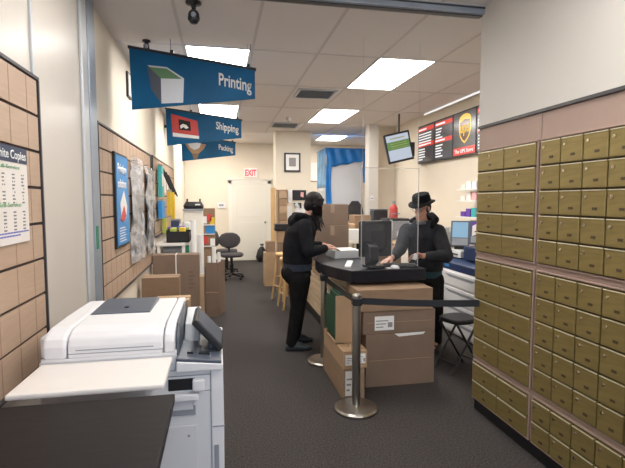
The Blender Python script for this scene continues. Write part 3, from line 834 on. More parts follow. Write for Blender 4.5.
# jacket
j = MB()
j.loft([(w_(.80, 4.80, .915), SDy * .185, FX * .160), (w_(.795, 4.80, 1.0), SDy * .18, FX * .155), (w_(.81, 4.80, 1.12), SDy * .185, FX * .165), (w_(.835, 4.80, 1.25), SDy * .20, FX * .165), (w_(.86, 4.80, 1.35), SDy * .185, FX * .12), (w_(.89, 4.80, 1.42), SDy * .09, FX * .075)])
j.chain([w_(.84, 4.65, 1.31), w_(.875, 4.55, 1.055), w_(1.05, 4.61, 1.08)], [.080, .066, .045])
j.chain([w_(.86, 4.95, 1.31), w_(.95, 5.05, 1.06), w_(1.08, 4.975, 1.08)], [.080, .064, .045])
blob(j, 'jacket', 'jacket', wo, .009, 5)
hd = MB()
hd.ell(w_(.79, 4.80, 1.385), (.075, .125, .055), seg=20).ell(w_(.75, 4.80, 1.35), (.055, .10, .075)).ell(w_(.765, 4.80, 1.30), (.05, .07, .07))
hd.chain([w_(.79, 4.70, 1.41), w_(.86, 4.70, 1.41), w_(.95, 4.74, 1.365)], [.042, .038, .028])
hd.chain([w_(.79, 4.90, 1.41), w_(.86, 4.90, 1.41), w_(.95, 4.86, 1.365)], [.042, .038, .028])
blob(hd, 'hood', 'jacket', wo, .009, 4)
sh = MB().loft([(w_(.80, 4.80, .84), SDy * .178, FX * .155), (w_(.80, 4.80, .95), SDy * .176, FX * .150)])
blob(sh, 'shirt_hem', 'denim', wo, .01, 2)
tr = MB()
tr.loft([(w_(.80, 4.80, .78), SDy * .175, FX * .150), (w_(.79, 4.80, .84), SDy * .17, FX * .150), (w_(.80, 4.80, .92), SDy * .15, FX * .13)])
tr.ell(w_(.745, 4.72, .80), (.115, .085, .11)).ell(w_(.745, 4.88, .80), (.115, .085, .11))
tr.chain([w_(.805, 4.715, .74), w_(.785, 4.70, .46), w_(.715, 4.70, .075)], [.122, .080, .058])
tr.chain([w_(.815, 4.885, .74), w_(.84, 4.92, .46), w_(.80, 4.95, .075)], [.118, .080, .058])
blob(tr, 'trousers', 'trouser', wo, .009, 5)
def shoe(p, d, parent, m='shoe'):
    d = nb(d); sd = d.cross(V((0, 0, 1)))
    s = MB()
    s.loft([(p - d * .065 + V((0, 0, .018)), sd * .033, V((0, 0, .018))), (p - d * .05 + V((0, 0, .045)), sd * .040, V((0, 0, .042))), (p + d * .03 + V((0, 0, .045)), sd * .042, V((0, 0, .042))), (p + d * .12 + V((0, 0, .034)), sd * .048, V((0, 0, .030))), (p + d * .185 + V((0, 0, .026)), sd * .036, V((0, 0, .020))), (p + d * .205 + V((0, 0, .022)), sd * .018, V((0, 0, .012)))], 16)
    s.cap(p + V((0, 0, .06)), p + V((0, 0, .10)), .046, .050)
    s.cap(p + V((0, 0, .07)) + d * .02, p + d * .10 + V((0, 0, .05)), .038, .032)
    o = blob(s, 'shoe', m, parent, .008, 2)
    so = MB()
    pts = []
    for (a, b) in ((-.066, .02), (-.055, .038), (.03, .042), (.12, .052), (.19, .036), (.212, .0)):
        pts.append((a, b))
    poly = [p + d * a + sd * b for a, b in pts] + [p + d * a - sd * b for a, b in pts[::-1][1:]]
    so.prism([(v.x, v.y) for v in poly], 'z', p.z, p.z + .022).build('sole', 'black', o)
    return o
shoe(w_(.715, 4.70, 0.001), (1, -.08, 0), wo)
shoe(w_(.80, 4.95, 0.001), (1, .15, 0), wo)
# hair
h = MB()
h.ell(PW(0, -.020, .026), (.083, .100, .096), BW, 24)
h.ell(PW(0, -.050, -.03), (.074, .058, .080), BW, 20)
random.seed(11)
for k in range(34):          # long locks from the crown falling over the neck towards the front
    a = -1 + 2 * k / 33
    b0 = .055 * abs(a) - .05
    st = PW(a * .070, b0, .055)
    mid = PW(a * .092, b0 - .012, -.04)
    en = w_(.955 + .085 * abs(a) + random.uniform(-.02, .02), 4.79 + a * .088, 1.36 + random.uniform(-.05, .02) - .09 * abs(a))
    m2 = (mid + en) / 2 + V((random.uniform(-.01, .01), a * .012, 0))
    h.chain([st, mid, m2, en], [.017, .015, .012, .005], 8)
for a in (-1, 1):
    for k in range(7):
        st = PW(a * .060, .050 - .014 * k, .070)
        mid = PW(a * .088, .052 - .014 * k, -.01)
        en = w_(1.075 - .022 * k, 4.79 + a * .085, 1.27 + .016 * k + random.uniform(-.02, .02))
        h.chain([st, mid, (mid + en) / 2 + V((.006, a * .006, 0)), en], [.015, .013, .010, .004], 8)
blob(h, 'hair', 'hair', wo, .0055, 1)

# --- man behind the counter (faces -X, towards camera left, looks down)
M0 = V((2.10, 4.45, 0))
mn = thing('person', 'person in a black brimmed hat, glasses and dark hoodie behind the counter', 'person', M0)
def m_(x, y, z): return V((x, y, z)) - M0
F_ = V((-.62, -.78, 0)).normalized(); S_ = V((.78, -.62, 0)).normalized()
hc = m_(2.025, 4.40, 1.50)
hf = V((-.78, -.52, -.30)); hu = V((-.22, -.16, .95))
b_ = MB()
PM, BM_ = head(b_, hc, hf, hu, .94)
b_.cap(m_(2.06, 4.45, 1.33), m_(2.02, 4.42, 1.43), .058, .055)
b_.loft([(m_(2.13, 4.50, .78), S_ * .15, F_ * .11), (m_(2.13, 4.50, .92), S_ * .15, F_ * .11), (m_(2.12, 4.49, 1.08), S_ * .16, F_ * .12), (m_(2.10, 4.47, 1.22), S_ * .17, F_ * .115), (m_(2.08, 4.46, 1.33), S_ * .13, F_ * .08)])
mrs, mre, mrw = m_(2.205, 4.37, 1.27), m_(2.165, 4.14, 1.03), m_(1.93, 4.16, 1.035)      # viewer's right arm
mls, mle, mlw = m_(1.94, 4.60, 1.27), m_(1.80, 4.42, 1.08), m_(1.60, 4.16, 1.02)
b_.chain([mrs, mre, mrw], [.046, .038, .028]); b_.chain([mls, mle, mlw], [.046, .038, .028])
hand(b_, mrw, (-1, .05, -.02), (0, .5, -.8), (0, -.6, .7), .75, 1.0)
hand(b_, mlw, (-.75, -.55, -.18), (0, 0, -1), (.5, -.8, 0), .4, 1.0)
for (hp, kn, an) in ((m_(2.19, 4.46, .80), m_(2.19, 4.38, .45), m_(2.21, 4.40, .09)), (m_(2.06, 4.57, .80), m_(2.03, 4.52, .45), m_(2.04, 4.56, .09))):
    b_.chain([hp, kn, an], [.09, .056, .040])
    b_.chain([an, an + F_ * .12 + V((0, 0, -.045))], [.036, .028])
blob(b_, 'body', 'skin', mn, .0065, 3)
eyes(PM, BM_, mn, .98)
j = MB()
j.loft([(m_(2.13, 4.50, .84), S_ * .175, F_ * .14), (m_(2.12, 4.50, .95), S_ * .18, F_ * .15), (m_(2.11, 4.49, 1.08), S_ * .18, F_ * .155), (m_(2.09, 4.47, 1.20), S_ * .185, F_ * .15), (m_(2.08, 4.46, 1.30), S_ * .165, F_ * .12), (m_(2.07, 4.45, 1.37), S_ * .10, F_ * .085)])
j.chain([m_(2.195, 4.38, 1.25), m_(2.17, 4.14, 1.03), m_(1.985, 4.155, 1.03)], [.084, .068, .048])
j.chain([m_(1.95, 4.60, 1.25), m_(1.81, 4.43, 1.08), m_(1.655, 4.215, 1.03)], [.086, .066, .046])
blob(j, 'hoodie', 'hoodie', mn, .009, 5)
hd = MB()
hd.chain([m_(1.97, 4.54, 1.36), m_(2.08, 4.56, 1.40), m_(2.18, 4.50, 1.41), m_(2.17, 4.38, 1.38), m_(2.10, 4.32, 1.31)], [.024, .038, .044, .036, .022])
blob(hd, 'hood', 'jacket', mn, .009, 4)
cl = MB().loft([(m_(2.03, 4.41, 1.33), S_ * .062, F_ * .062), (m_(2.03, 4.41, 1.365), S_ * .054, F_ * .054)])
blob(cl, 'collar', 'collar', mn, .008, 2)
sh = MB().loft([(m_(2.13, 4.50, .77), S_ * .165, F_ * .132), (m_(2.13, 4.50, .90), S_ * .165, F_ * .132)])
blob(sh, 'shirt_hem', 'bagteal', mn, .01, 2)
tr = MB()
tr.loft([(m_(2.13, 4.51, .72), S_ * .17, F_ * .135), (m_(2.13, 4.50, .85), S_ * .165, F_ * .13)])
tr.chain([m_(2.20, 4.45, .74), m_(2.19, 4.38, .45), m_(2.21, 4.40, .11)], [.105, .078, .062])
tr.chain([m_(2.06, 4.57, .74), m_(2.03, 4.52, .45), m_(2.04, 4.56, .11)], [.105, .078, .062])
blob(tr, 'trousers', 'trouser', mn, .009, 4)
shoe(m_(2.21, 4.40, .001), F_, mn, 'blackmatte'); shoe(m_(2.04, 4.56, .001), F_, mn, 'blackmatte')
hr = MB().ell(PM(0, -.03, .0), (.080, .082, .078), BM_, 20)
blob(hr, 'hair', 'hair', mn, .008, 2)
# hat
ub = BM_[2]; sb = BM_[0]; fb = BM_[1]
def hatring(d, rs_, rf_, up=0): return (PM(0, -.008, d) , sb * rs_, fb * rf_)
ht = MB().loft([hatring(.045, .094, .110), hatring(.075, .092, .107), hatring(.125, .086, .100), hatring(.150, .080, .092), hatring(.157, .070, .080)], 32)
hat = ht.build('hat', 'felt', mn, bev=.004)
brm = MB()
N = 40
ro, ri = [], []
for i in range(N):
    a = 2 * PI * i / N
    up = .016 * abs(math.cos(a)) ** 2 - .004
    ri.append((PM(0, -.008, .050) + sb * .090 * math.cos(a) + fb * .106 * math.sin(a)))
    ro.append((PM(0, -.008, .048) + sb * .132 * math.cos(a) + fb * .148 * math.sin(a) + ub * up))
vi = [brm.bm.verts.new(p) for p in ri]; vo = [brm.bm.verts.new(p) for p in ro]
for i in range(N):
    brm.bm.faces.new((vi[i], vi[(i + 1) % N], vo[(i + 1) % N], vo[i]))
brm.build('brim', 'felt', hat, solid=.005, smooth=True)
MB().loft([hatring(.052, .0955, .1115), hatring(.074, .0945, .1095)], 32).build('hat_band', 'blackmatte', hat)
gl = MB()
for a in (-1, 1):
    pts = [PM(a * .033 + .024 * math.cos(t_ * PI / 8), .096, .008 + .017 * math.sin(t_ * PI / 8)) for t_ in range(17)]
    gl.tube(pts, .0022, 6)
    gl.tube([PM(a * .057, .094, .012), PM(a * .078, .0, .012)], .0022, 6)
gl.tube([PM(-.009, .097, .010), PM(.009, .097, .010)], .0022, 6)
gl.build('glasses', 'black', mn)
tag(MB().box(-.025, .025, -.001, .001, -.03, .03, rot=(.3, .3, .2)).build('receipt', 'paper', None, loc=(1.835, 4.12, 1.035)), 'small white slip of paper held in the man\'s hand', 'paper')

# ------------------------------------------------------------------ folding stool
t = thing('folding_stool', 'black folding stool with crossed legs beside the man', 'stool', (2.16, 3.86, 0), .3)
MB().loft([((0, 0, .46), (.15, 0, 0), (0, .14, 0)), ((0, 0, .485), (.16, 0, 0), (0, .15, 0)), ((0, 0, .50), (.15, 0, 0), (0, .14, 0))], 28, 3.2).build('seat', 'black', t, bev=.004)
for yy in (-.11, .11):
    MB().cyl((-.19, yy, 0), (.13, yy, .46), .011, .011, 10).build('leg', 'black', t)
    MB().cyl((.19, yy, 0), (-.13, yy, .46), .011, .011, 10).build('leg', 'black', t)
MB().cyl((-.13, -.11, .09), (-.13, .11, .09), .008).build('stretcher', 'black', t)
MB().cyl((.13, -.11, .09), (.13, .11, .09), .008).build('stretcher', 'black', t)

# ------------------------------------------------------------------ right hand copiers / kiosks
t = thing('multifunction_printer', 'white printer with navy top band and drawers behind the stool', 'printer', (2.66, 4.25, 0))
MB().box(0, .53, 0, .95, .02, .76).build('cabinet', 'white', t, bev=.01)
MB().prism([(0, .755), (0.0, .845), (.10, .905), (.53, .905), (.53, .755)], 'y', 0, .98).build('top_band', 'navyplastic', t, bev=.008)
for k, (z0, z1) in enumerate(((.05, .20), (.22, .37), (.39, .56), (.58, .74))):
    dr = MB().box(-.014, .0, .02, .93, z0, z1).build('drawer', 'white', t, bev=.006)
    MB().prism([(.12, z1 - .03), (.82, z1 - .03), (.72, z1 - .06), (.22, z1 - .06)], 'x', -.016, -.013).build('handle_recess', 'greyplastic', dr)
MB().box(.0, .015, .75, .85, .79, .815).shift((.006, 0, 0)).build('badge', 'skyblue', t)
MB().box(.05, .50, .05, .52, .905, 1.06).build('scanner', 'navyplastic', t, bev=.01)
MB().box(.06, .42, .60, .92, .905, .99).build('output_tray', 'white', t, bev=.008)
MB().box(.055, .062, .66, .86, .935, .95).build('output_slot', 'blackmatte', t)
def tilt_screen(loc, rz, w, h, sm, label, name='touchscreen', extra=None):
    t = thing(name, label, 'screen', loc, rz)
    a = -.42
    f = MB().box(-w / 2, w / 2, -.02, .01, .03, h + .03, rot=(a, 0, 0)).build('frame', 'darkgrey', t, bev=.006)
    s_ = MB().box(-w / 2 + .02, w / 2 - .02, -.0225, -.02, .05 + h * .28, h + .01, rot=(a, 0, 0)).build('display', sm, f)
    MB().box(-w / 2 + .02, w / 2 - .02, -.0225, -.02, .045, .04 + h * .28, rot=(a, 0, 0)).build('lower_panel', 'greyplastic', f)
    MB().box(-.06, .06, -.01, .12, 0, .04).build('foot', 'black', t, bev=.004)
    if extra: extra(t, a, w, h)
    return t
tilt_screen((2.80, 5.02, .992), -.55, .22, .33, 'screenblue', 'tilted touch screen with pale blue display beside the man')
def purp(t, a, w, h):
    MB().prism([(-.10, .12), (.09, .20), (.09, .26), (.0, .30), (-.10, .24)], 'y', -.026, -.023).build('picture', 'posterwhite', t).rotation_euler = (a, 0, 0)
    MB().prism([(-.08, .17), (.04, .13), (.09, .15), (.0, .21)], 'y', -.029, -.026).build('picture_detail', 'blackmatte', t).rotation_euler = (a, 0, 0)
tilt_screen((2.80, 4.56, 1.062), -.6, .26, .28, 'purple', 'tilted panel with a purple advert beside the mailboxes', 'advert_display', purp)

# ------------------------------------------------------------------ menu boards on the right wall
def menu(y0, y1, kind, label):
    t = thing('menu_display', label, 'menu', (XR + .03, y0, 0))
    L = y1 - y0; z0, z1 = 2.165, 2.765
    MB().box(-.06, -.002, 0, L, z0, z1).build('frame', 'black', t, bev=.004)
    MB().box(-.063, -.06, .02, L - .02, z0 + .02, z1 - .02).build('screen', 'menudark', t)
    # reading direction: from far (high y) to near (low y)
    X = V((0, -1, 0))
    if kind in (0, 1, 3):
        MB().box(-.065, -.063, .02, L - .02, z1 - .10, z1 - .04).box(-.065, -.063, .02, L - .02, z0 + .26, z0 + .32).build('heading_bar', 'menured', t)
        r = MB(); random.seed(kind + 5)
        for z in (z1 - .07, z0 + .29): r.box(-.067, -.065, L - .05 - random.uniform(.22, .3), L - .05, z - .012, z + .012)
        for z in [z1 - .14 - .042 * k for k in range(5)] + [z0 + .22 - .04 * k for k in range(5)]:
            wid = .44 if (kind == 0 and z > z0 + .25) else random.uniform(.14, .24)
            r.box(-.0655, -.063, max(.04, L - .05 - wid), L - .05, z - .009, z + .009)
        r.build('text_lines', 'menuwhite', t)
    else:
        cy = L / 2 - .02; cz = z0 + .36
        sh_ = [(-.15, .12), (-.13, .16), (-.07, .185), (0, .195), (.07, .185), (.13, .16), (.15, .12), (.15, -.02), (.12, -.10), (.06, -.16), (0, -.195), (-.06, -.16), (-.12, -.10), (-.15, -.02)]
        MB().prism([(cy + a, cz + b) for a, b in sh_], 'x', -.066, -.063).build('emblem', 'menuyellow', t)
        MB().prism([(cy + a * .84, cz + b * .86) for a, b in sh_], 'x', -.068, -.066).build('emblem_field', 'menubrown', t)
        MB().prism([(cy + .125, cz + .135), (cy + .06, cz + .158), (cy, cz + .165), (cy - .06, cz + .158), (cy - .125, cz + .135), (cy - .125, cz + .105), (cy, cz + .12), (cy + .125, cz + .085)], 'x', -.070, -.068).build('emblem_band', 'menuyellow', t)
        text('ups', 'menuyellow', t, (-.068, cy + .115, cz - .05), (0, -1, 0), (0, 0, 1), width=.23, height=.14, bold=.015, name='emblem_letters')
        MB().box(-.065, -.063, .02, L - .02, z0 + .02, z0 + .12).build('heading_bar', 'menured', t)
        text('The UPS Store', 'menuwhite', t, (-.065, L - .06, z0 + .045), (0, -1, 0), (0, 0, 1), width=L - .12, height=.05, bold=.01)
menu(6.54, 7.13, 0, 'farthest wall menu board with full white text block under the red heading')
menu(5.97, 6.535, 1, 'wall menu board left of the shield emblem board')
menu(5.37, 5.965, 2, 'wall board with the gold shield emblem and red strip')
menu(4.78, 5.365, 3, 'wall menu board cut off by the mailbox wall, right of the shield board')
# TV on a ceiling pole
t = thing('television', 'tilted ceiling-hung television with a green and white screen', 'television', (2.80, 7.0, 2.43))
a = Euler((.06, .22, -.02))
fr = MB().box(-.205, .205, -.03, .05, -.245, .22).build('housing', 'black', t, bev=.006); fr.rotation_euler = Euler((.06, -.225, -.20))
MB().box(-.178, .178, -.033, -.03, -.21, .19).build('screen', 'screenwhite', fr)
MB().box(-.178, .178, -.036, -.033, -.04, .09).build('screen_band', 'screengreen', fr)
ln = MB()
for k in range(3): ln.box(-.12, .14, -.038, -.036, -.02 + k * .035, -.012 + k * .035)
ln.box(-.12, .12, -.036, -.033, .13, .145)
ln.build('screen_lines', 'lime', fr)
MB().cyl((.02, .04, .05), (.02, .04, ZC - 2.42), .014).box(.10, .30, .05, .12, -.14, .08).build('bracket', 'black', t)

# ------------------------------------------------------------------ hanging poly bags (packing material) left wall
def polybag(y0, y1, z0, z1, label, depth=.03, seed=0):
    t = thing('poly_bag', label, 'packaging', (XL + .026, y0, 0))
    from mathutils import noise as NZ
    L = y1 - y0
    def f(u, v, k=1.0, o=0):
        y = u * L; z = z0 + v * (z1 - z0)
        p = V((y * 1.6 + z * 4.0 + seed * 9, z * 1.2 - y * 1.5 + o, o))
        x = depth * k + .045 * NZ.noise(p) + .018 * NZ.noise(p * 3.1)
        e = .02 * NZ.noise(V((z * 9, seed, 0)))
        return (max(.004, x), y + e * (1 if u > .5 else -1), z + .03 * NZ.noise(V((y * 6, seed + 3, 0))))
    MB().grid(f, 44, 50).build('film', 'poly', t, smooth=True, solid=.0015)
    n = 5
    for k in range(n):
        ya = .04 + k * (L - .1) / n
        def g2(u, v, ya=ya, k=k):
            x, y, z = f(min(1, (ya + u * .12) / L), v, .5, k)
            return (x * .6 + .002, ya + u * .13 + .10 * v, z0 + .06 + v * (z1 - z0 - .12))
        MB().grid(g2, 6, 24).build('folded_sheet', 'polyinner', t, smooth=True, solid=.002)
    for yy in (.06, L - .06):
        MB().cyl((-.002, yy, z1 - .04), (depth + .05, yy, z1 - .04), .004).build('peg', 'steel', t)
polybag(4.56, 5.28, .97, 1.99, 'crinkled clear plastic bag hanging on the slatwall next to the blue poster', .035, 1)
polybag(5.42, 6.02, .95, 1.95, 'second crinkled clear plastic bag on the slatwall, farther from the blue poster', .04, 2)

# small goods on the far slatwall and shelf
def goods(name, cat, label, x, y, z, w, h, m, d=.05, m2=None, rz=0):
    t = thing(name, label, cat, (x, y, z), rz)
    MB().box(0, d, -w / 2, w / 2, 0, h).build('pack', m, t, bev=.004)
    MB().box(d, d + .002, -w * .35, w * .35, h * .35, h * .75).build('print', m2 or 'posterwhite', t)
    MB().cyl((-.025, 0, h + .015), (d + .03, 0, h + .015), .003, seg=6).box(.0, d, -.02, .02, h, h + .022).build('hang_tab', 'steel', t)
    return t
gx = XL + .05
goods('package', 'package', 'tall teal package at the top of the far slatwall', gx, 6.62, 1.62, .22, .42, 'teal')
goods('package', 'package', 'bright blue package hanging below the teal one', gx, 6.62, 1.33, .34, .24, 'skyblue', m2='skyblue')
goods('package', 'package', 'yellow package hanging centrally on the far slatwall', gx + .04, 7.25, 1.35, .12, .36, 'yellow', m2='lime')
goods('package', 'package', 'orange-yellow package right of the yellow one', gx + .06, 7.60, 1.28, .12, .42, 'yellow', m2='yellow')
goods('package', 'package', 'small lime package low on the far slatwall', gx, 6.95, 1.10, .16, .22, 'lime', m2='yellow')
goods('package', 'package', 'navy package low on the far slatwall near the desk', gx + .08, 7.4, 1.05, .30, .22, 'navy', m2='whitemetal', d=.12)
for k in range(4):
    t = thing('hanging_strip', ['leftmost', 'second from left', 'third from left', 'rightmost'][k] + ' of four slanted black strips hanging high on the far slatwall', 'strip', (XL + .026, 6.80 + k * .34, 2.03 - .03 * k))
    MB().cyl((.02, 0, .04), (.15, .10, -.30), .016, .012, 8).build('strip', 'blackmatte', t)
    MB().box(.0, .012, -.015, .015, .02, .06).build('hang_tab', 'steel', t)
    c = MB().prism([(.04, .02), (.20, -.02), (.26, -.34), (.12, -.30)], 'x', .02, .03).build('white_card', 'paper', t)

# work counter below
t = thing('work_table', 'white work table against the left wall under the packages', 'table', (XL + .02, 6.4, 0))
MB().box(0, .38, 0, .95, .96, 1.0).build('top', 'warmwhite', t, bev=.006)
for (x, y) in ((.03, .04), (.35, .04), (.03, .91), (.35, .91)):
    MB().box(x - .02, x + .02, y - .02, y + .02, 0, .96).build('leg', 'warmwhite', t)
MB().box(0, .37, .06, .93, .80, .82).build('shelf', 'warmwhite', t)
t = thing('desk_bin', 'black open tray of small supplies on the white work table', 'tray', (-.72, 6.48, 1.002))
MB().box(0, .30, 0, .40, 0, .012).box(0, .30, 0, .012, 0, .15).box(0, .30, .388, .40, 0, .15).box(0, .012, 0, .40, 0, .17).box(.288, .30, 0, .40, 0, .12).build('tray', 'blackmatte', t)
MB().box(.04, .12, .05, .30, .012, .19).build('supplies', 'lime', t, bev=.01)
MB().box(.16, .24, .05, .22, .012, .20).build('supplies', 'yellow', t, bev=.01)
t = thing('tape_roll', 'pinkish roll lying on the white work table', 'roll', (-.53, 7.25, 1.002))
MB().lathe([(.09, 0), (.09, .07), (.04, .07), (.04, .0)][:2], 24).build('roll', 'pink', t)
MB().lathe([(.035, .07), (.035, .074)], 20).build('core', 'card', t)
t = thing('paper_roll', 'green ended grey roll stored under the white work table', 'roll', (-.60, 6.60, .822))
MB().cyl((-.18, 0, .065), (.16, 0, .065), .06).build('roll', 'greyplastic', t)
MB().cyl((.10, 0, .065), (.17, 0, .065), .064).build('end_cap', 'greensticker', t)

for (lab_, x, y, w, h, m, m2) in (('small blue tub on the white work table beside the black tray', -.56, 6.98, .10, .20, 'inkblue', 'paper'), ('white bottle on the white work table near the paper rolls', -.48, 7.12, .07, .24, 'paper', 'lime'), ('purple pack on the white work table against the slatwall', -.72, 7.2, .14, .17, 'purple', 'pink')):
    t = thing('supply_pack', lab_, 'supply', (x, y, 1.002))
    MB().box(-w / 2, w / 2, -.04, .04, 0, h).build('body', m, t, bev=.01)
    MB().box(-w * .35, w * .35, -.043, -.04, h * .25, h * .7).build('print', m2, t)
# roll stand with black case on it
t = thing('roll_cabinet', 'white cabinet with tall white paper rolls near the left wall', 'cabinet', (-.60, 7.95, 0))
MB().box(0, .31, 0, .35, 0, 1.40).build('body', 'trim', t, bev=.006)
MB().box(-.01, .32, -.02, .37, 1.40, 1.43).build('top', 'greyplastic', t)
for k, (x, z, r) in enumerate(((.03, 1.33, .052), (.14, 1.36, .05), (.26, 1.12, .048))):
    tag(MB().cyl((0, 0, 0), (0, 0, z - .1), r, r, 20).build('poster_roll', 'paper', None, loc=(-.57 + x * .95, 7.62 + k * .04, 0.0)), ['leftmost white paper roll standing before the cabinet', 'middle and tallest white paper roll before the cabinet', 'shortest white paper roll, right of the cabinet'][k], 'paper roll')
t = thing('carry_case', 'black case with two handles on top of the white roll cabinet', 'case', (-.44, 8.10, 1.432))
MB().loft([((0, 0, 0), (.16, 0, 0), (0, .12, 0)), ((0, 0, .05), (.17, 0, 0), (0, .13, 0)), ((0, 0, .12), (.13, 0, 0), (0, .10, 0))], 28, 4).build('shell', 'black', t, bev=.006)
MB().box(-.12, -.09, -.02, .02, .11, .17).build('handle', 'black', t, bev=.005)
MB().box(.09, .12, -.02, .02, .11, .17).build('handle', 'black', t, bev=.005)
MB().box(.03, .11, -.134, -.12, .06, .08).build('badge', 'paper', t)
# literature rack
t = thing('brochure_rack', 'brown pegboard rack with colourful brochures behind the swivel chair', 'rack', (-.38, 9.3, 0))
MB().box(0, .28, 0, .05, .25, 1.42).box(.02, .05, 0, .2, 0, .25).box(.23, .26, 0, .2, 0, .25).build('board', 'card', t, bev=.02)
for (x, z, m) in ((.03, 1.12, 'paper'), (.12, 1.16, 'red'), (.18, 1.10, 'yellow'), (.10, .93, 'skyblue'), (.18, .92, 'skyblue'), (.05, .72, 'red'), (.18, .68, 'paper')):
    MB().box(x, x + .09, -.02, 0, z, z + .14).build('brochure', m, t)
MB().box(.01, .27, -.04, 0, 1.08, 1.10).box(.01, .27, -.04, 0, .90, .915).box(.01, .27, -.04, 0, .66, .675).build('shelf', 'whitemetal', t)

# swivel chairs
def swivel(loc, rz, label):
    t = thing('office_chair', label, 'chair', loc, rz)
    MB().loft([((0, 0, .45), (.20, 0, 0), (0, .20, 0)), ((0, 0, .48), (.235, 0, 0), (0, .23, 0)), ((0, 0, .52), (.22, 0, 0), (0, .21, 0))], 28, 2.8).build('seat', 'chair', t, smooth=True)
    MB().loft([((0, .20, .60), (.06, 0, 0), (0, .014, 0)), ((0, .20, .635), (.15, 0, 0), (0, .024, 0)), ((0, .205, .69), (.205, 0, 0), (0, .032, 0)), ((0, .215, .76), (.228, 0, 0), (0, .034, 0)), ((0, .225, .83), (.21, 0, 0), (0, .032, 0)), ((0, .235, .885), (.155, 0, 0), (0, .024, 0)), ((0, .24, .915), (.07, 0, 0), (0, .012, 0))], 28).build('backrest', 'chair', t, smooth=True)
    MB().tube([(0, .12, .44), (0, .26, .46), (0, .265, .56), (0, .24, .76)], .022).build('back_bar', 'black', t)
    MB().cyl((0, 0, .10), (0, 0, .46), .028).cyl((0, 0, .12), (0, 0, .30), .04).build('gas_lift', 'black', t)
    for k in range(5):
        a_ = 2 * PI * k / 5 + .3
        l = MB().cyl((0, 0, .11), (.25 * math.cos(a_), .25 * math.sin(a_), .075), .028, .016, 10).build('base_arm', 'black', t)
        MB().ell((.25 * math.cos(a_), .25 * math.sin(a_), .032), (.032, .022, .032)).build('caster', 'black', l, smooth=True)
    return t
swivel((.21, 9.3, 0), .15, 'dark grey swivel office chair in the open floor before the back door')
c2 = swivel((.12, 10.0, 0), 1.35, 'second swivel chair mostly hidden behind the nearer office chair')
# dark bag by the door
t = thing('trash_bag', 'black bin bag on the floor at the right of the back door', 'bag', (1.02, 11.80, 0))
MB().loft([((0, 0, 0), (.11, 0, 0), (0, .11, 0)), ((0, 0, .12), (.14, 0, 0), (0, .13, 0)), ((.01, 0, .30), (.10, 0, 0), (0, .10, 0)), ((.02, 0, .40), (.03, 0, 0), (0, .03, 0)), ((.02, 0, .46), (.06, 0, 0), (0, .05, 0))], 20).build('bag', 'black', t, smooth=True)
MB().lathe([(.035, .385), (.035, .405)], 14, c=(.02, 0, 0)).build('tie', 'whitemetal', t)

# middle clutter: boards, shelf of narrow boxes, cartons, wooden stools
t = thing('wooden_board', 'tall pale wooden board standing against the shelf past the exit door', 'board', (.98, 9.05, 0))
MB().box(0, .09, 0, .05, .002, 1.82).build('plank', 'pine', t, bev=.003)
MB().box(-.12, .02, -.06, .02, 0, .03).build('foot', 'pine', t)
t = thing('narrow_shelf', 'tall narrow rack of stacked flat brown boxes behind the woman', 'shelf', (1.10, 8.95, 0))
MB().box(0, .015, 0, .22, 0, 1.78).box(.175, .19, 0, .22, 0, 1.78).box(0, .19, .205, .22, 0, 1.78).box(0, .19, 0, .22, 0, .02).box(0, .19, 0, .22, 1.76, 1.78).build('frame', 'card2', t)
for k in range(12):
    MB().box(.03, .172, .0, .19, .03 + k * .144, .165 + k * .144).build('flat_box', 'tape' if k % 2 else 'card', t, bev=.004)
carton('pale carton standing low in front of the wooden board', .78, 1.0, 8.35, 8.6, 0, .62, 'card2', tapes=False)
carton('small carton resting on top of the pale low carton', .82, .98, 8.38, 8.58, .622, .82, 'card', tapes=False)
carton('brown carton just left of the wooden stools', .95, 1.16, 7.75, 8.0, 0, .66, 'card', tapes=False)
carton('small brown carton stacked above the carton by the wooden stools', .98, 1.14, 7.78, 7.98, .662, .86, 'card3', tapes=False)
carton('topmost small carton under the black machine behind the woman', .96, 1.15, 7.79, 7.98, .862, 1.05, 'card2', tapes=False)
def wstool(x, y, label, rz=0.):
    t = thing('wooden_stool', label, 'stool', (x, y, 0), rz)
    MB().lathe([(.15, .70), (.16, .715), (.16, .735), (.15, .745)], 28).build('seat', 'pine', t)
    cs = [(-1, -1), (1, -1), (1, 1), (-1, 1)]
    for (a_, b_) in cs:
        MB().cyl((a_ * .15, b_ * .15, 0), (a_ * .09, b_ * .09, .70), .016, .018, 10).build('leg', 'pine', t)
    r = MB()
    for i in range(4):
        p, q_ = cs[i], cs[(i + 1) % 4]
        z = .22 if i % 2 else .36
        k = .15 - .06 * z / .7
        r.cyl((p[0] * k, p[1] * k, z), (q_[0] * k, q_[1] * k, z), .011)
    r.build('rung', 'pine', t)
wstool(1.0, 6.62, 'pine wooden stool nearest behind the woman', .15)
wstool(1.0, 7.2, 'second pine wooden stool farther behind the woman', .5)
t = thing('black_machine', 'black machine on top of the stacked cartons behind the woman', 'machine', (.93, 7.78, 1.052))  # black machine topping the carton stack
MB().box(-.02, .22, 0, .2, 0, .12).build('body', 'black', t, bev=.01)
MB().box(-.03, .10, -.04, .02, .02, .05).build('tray', 'blackmatte', t)

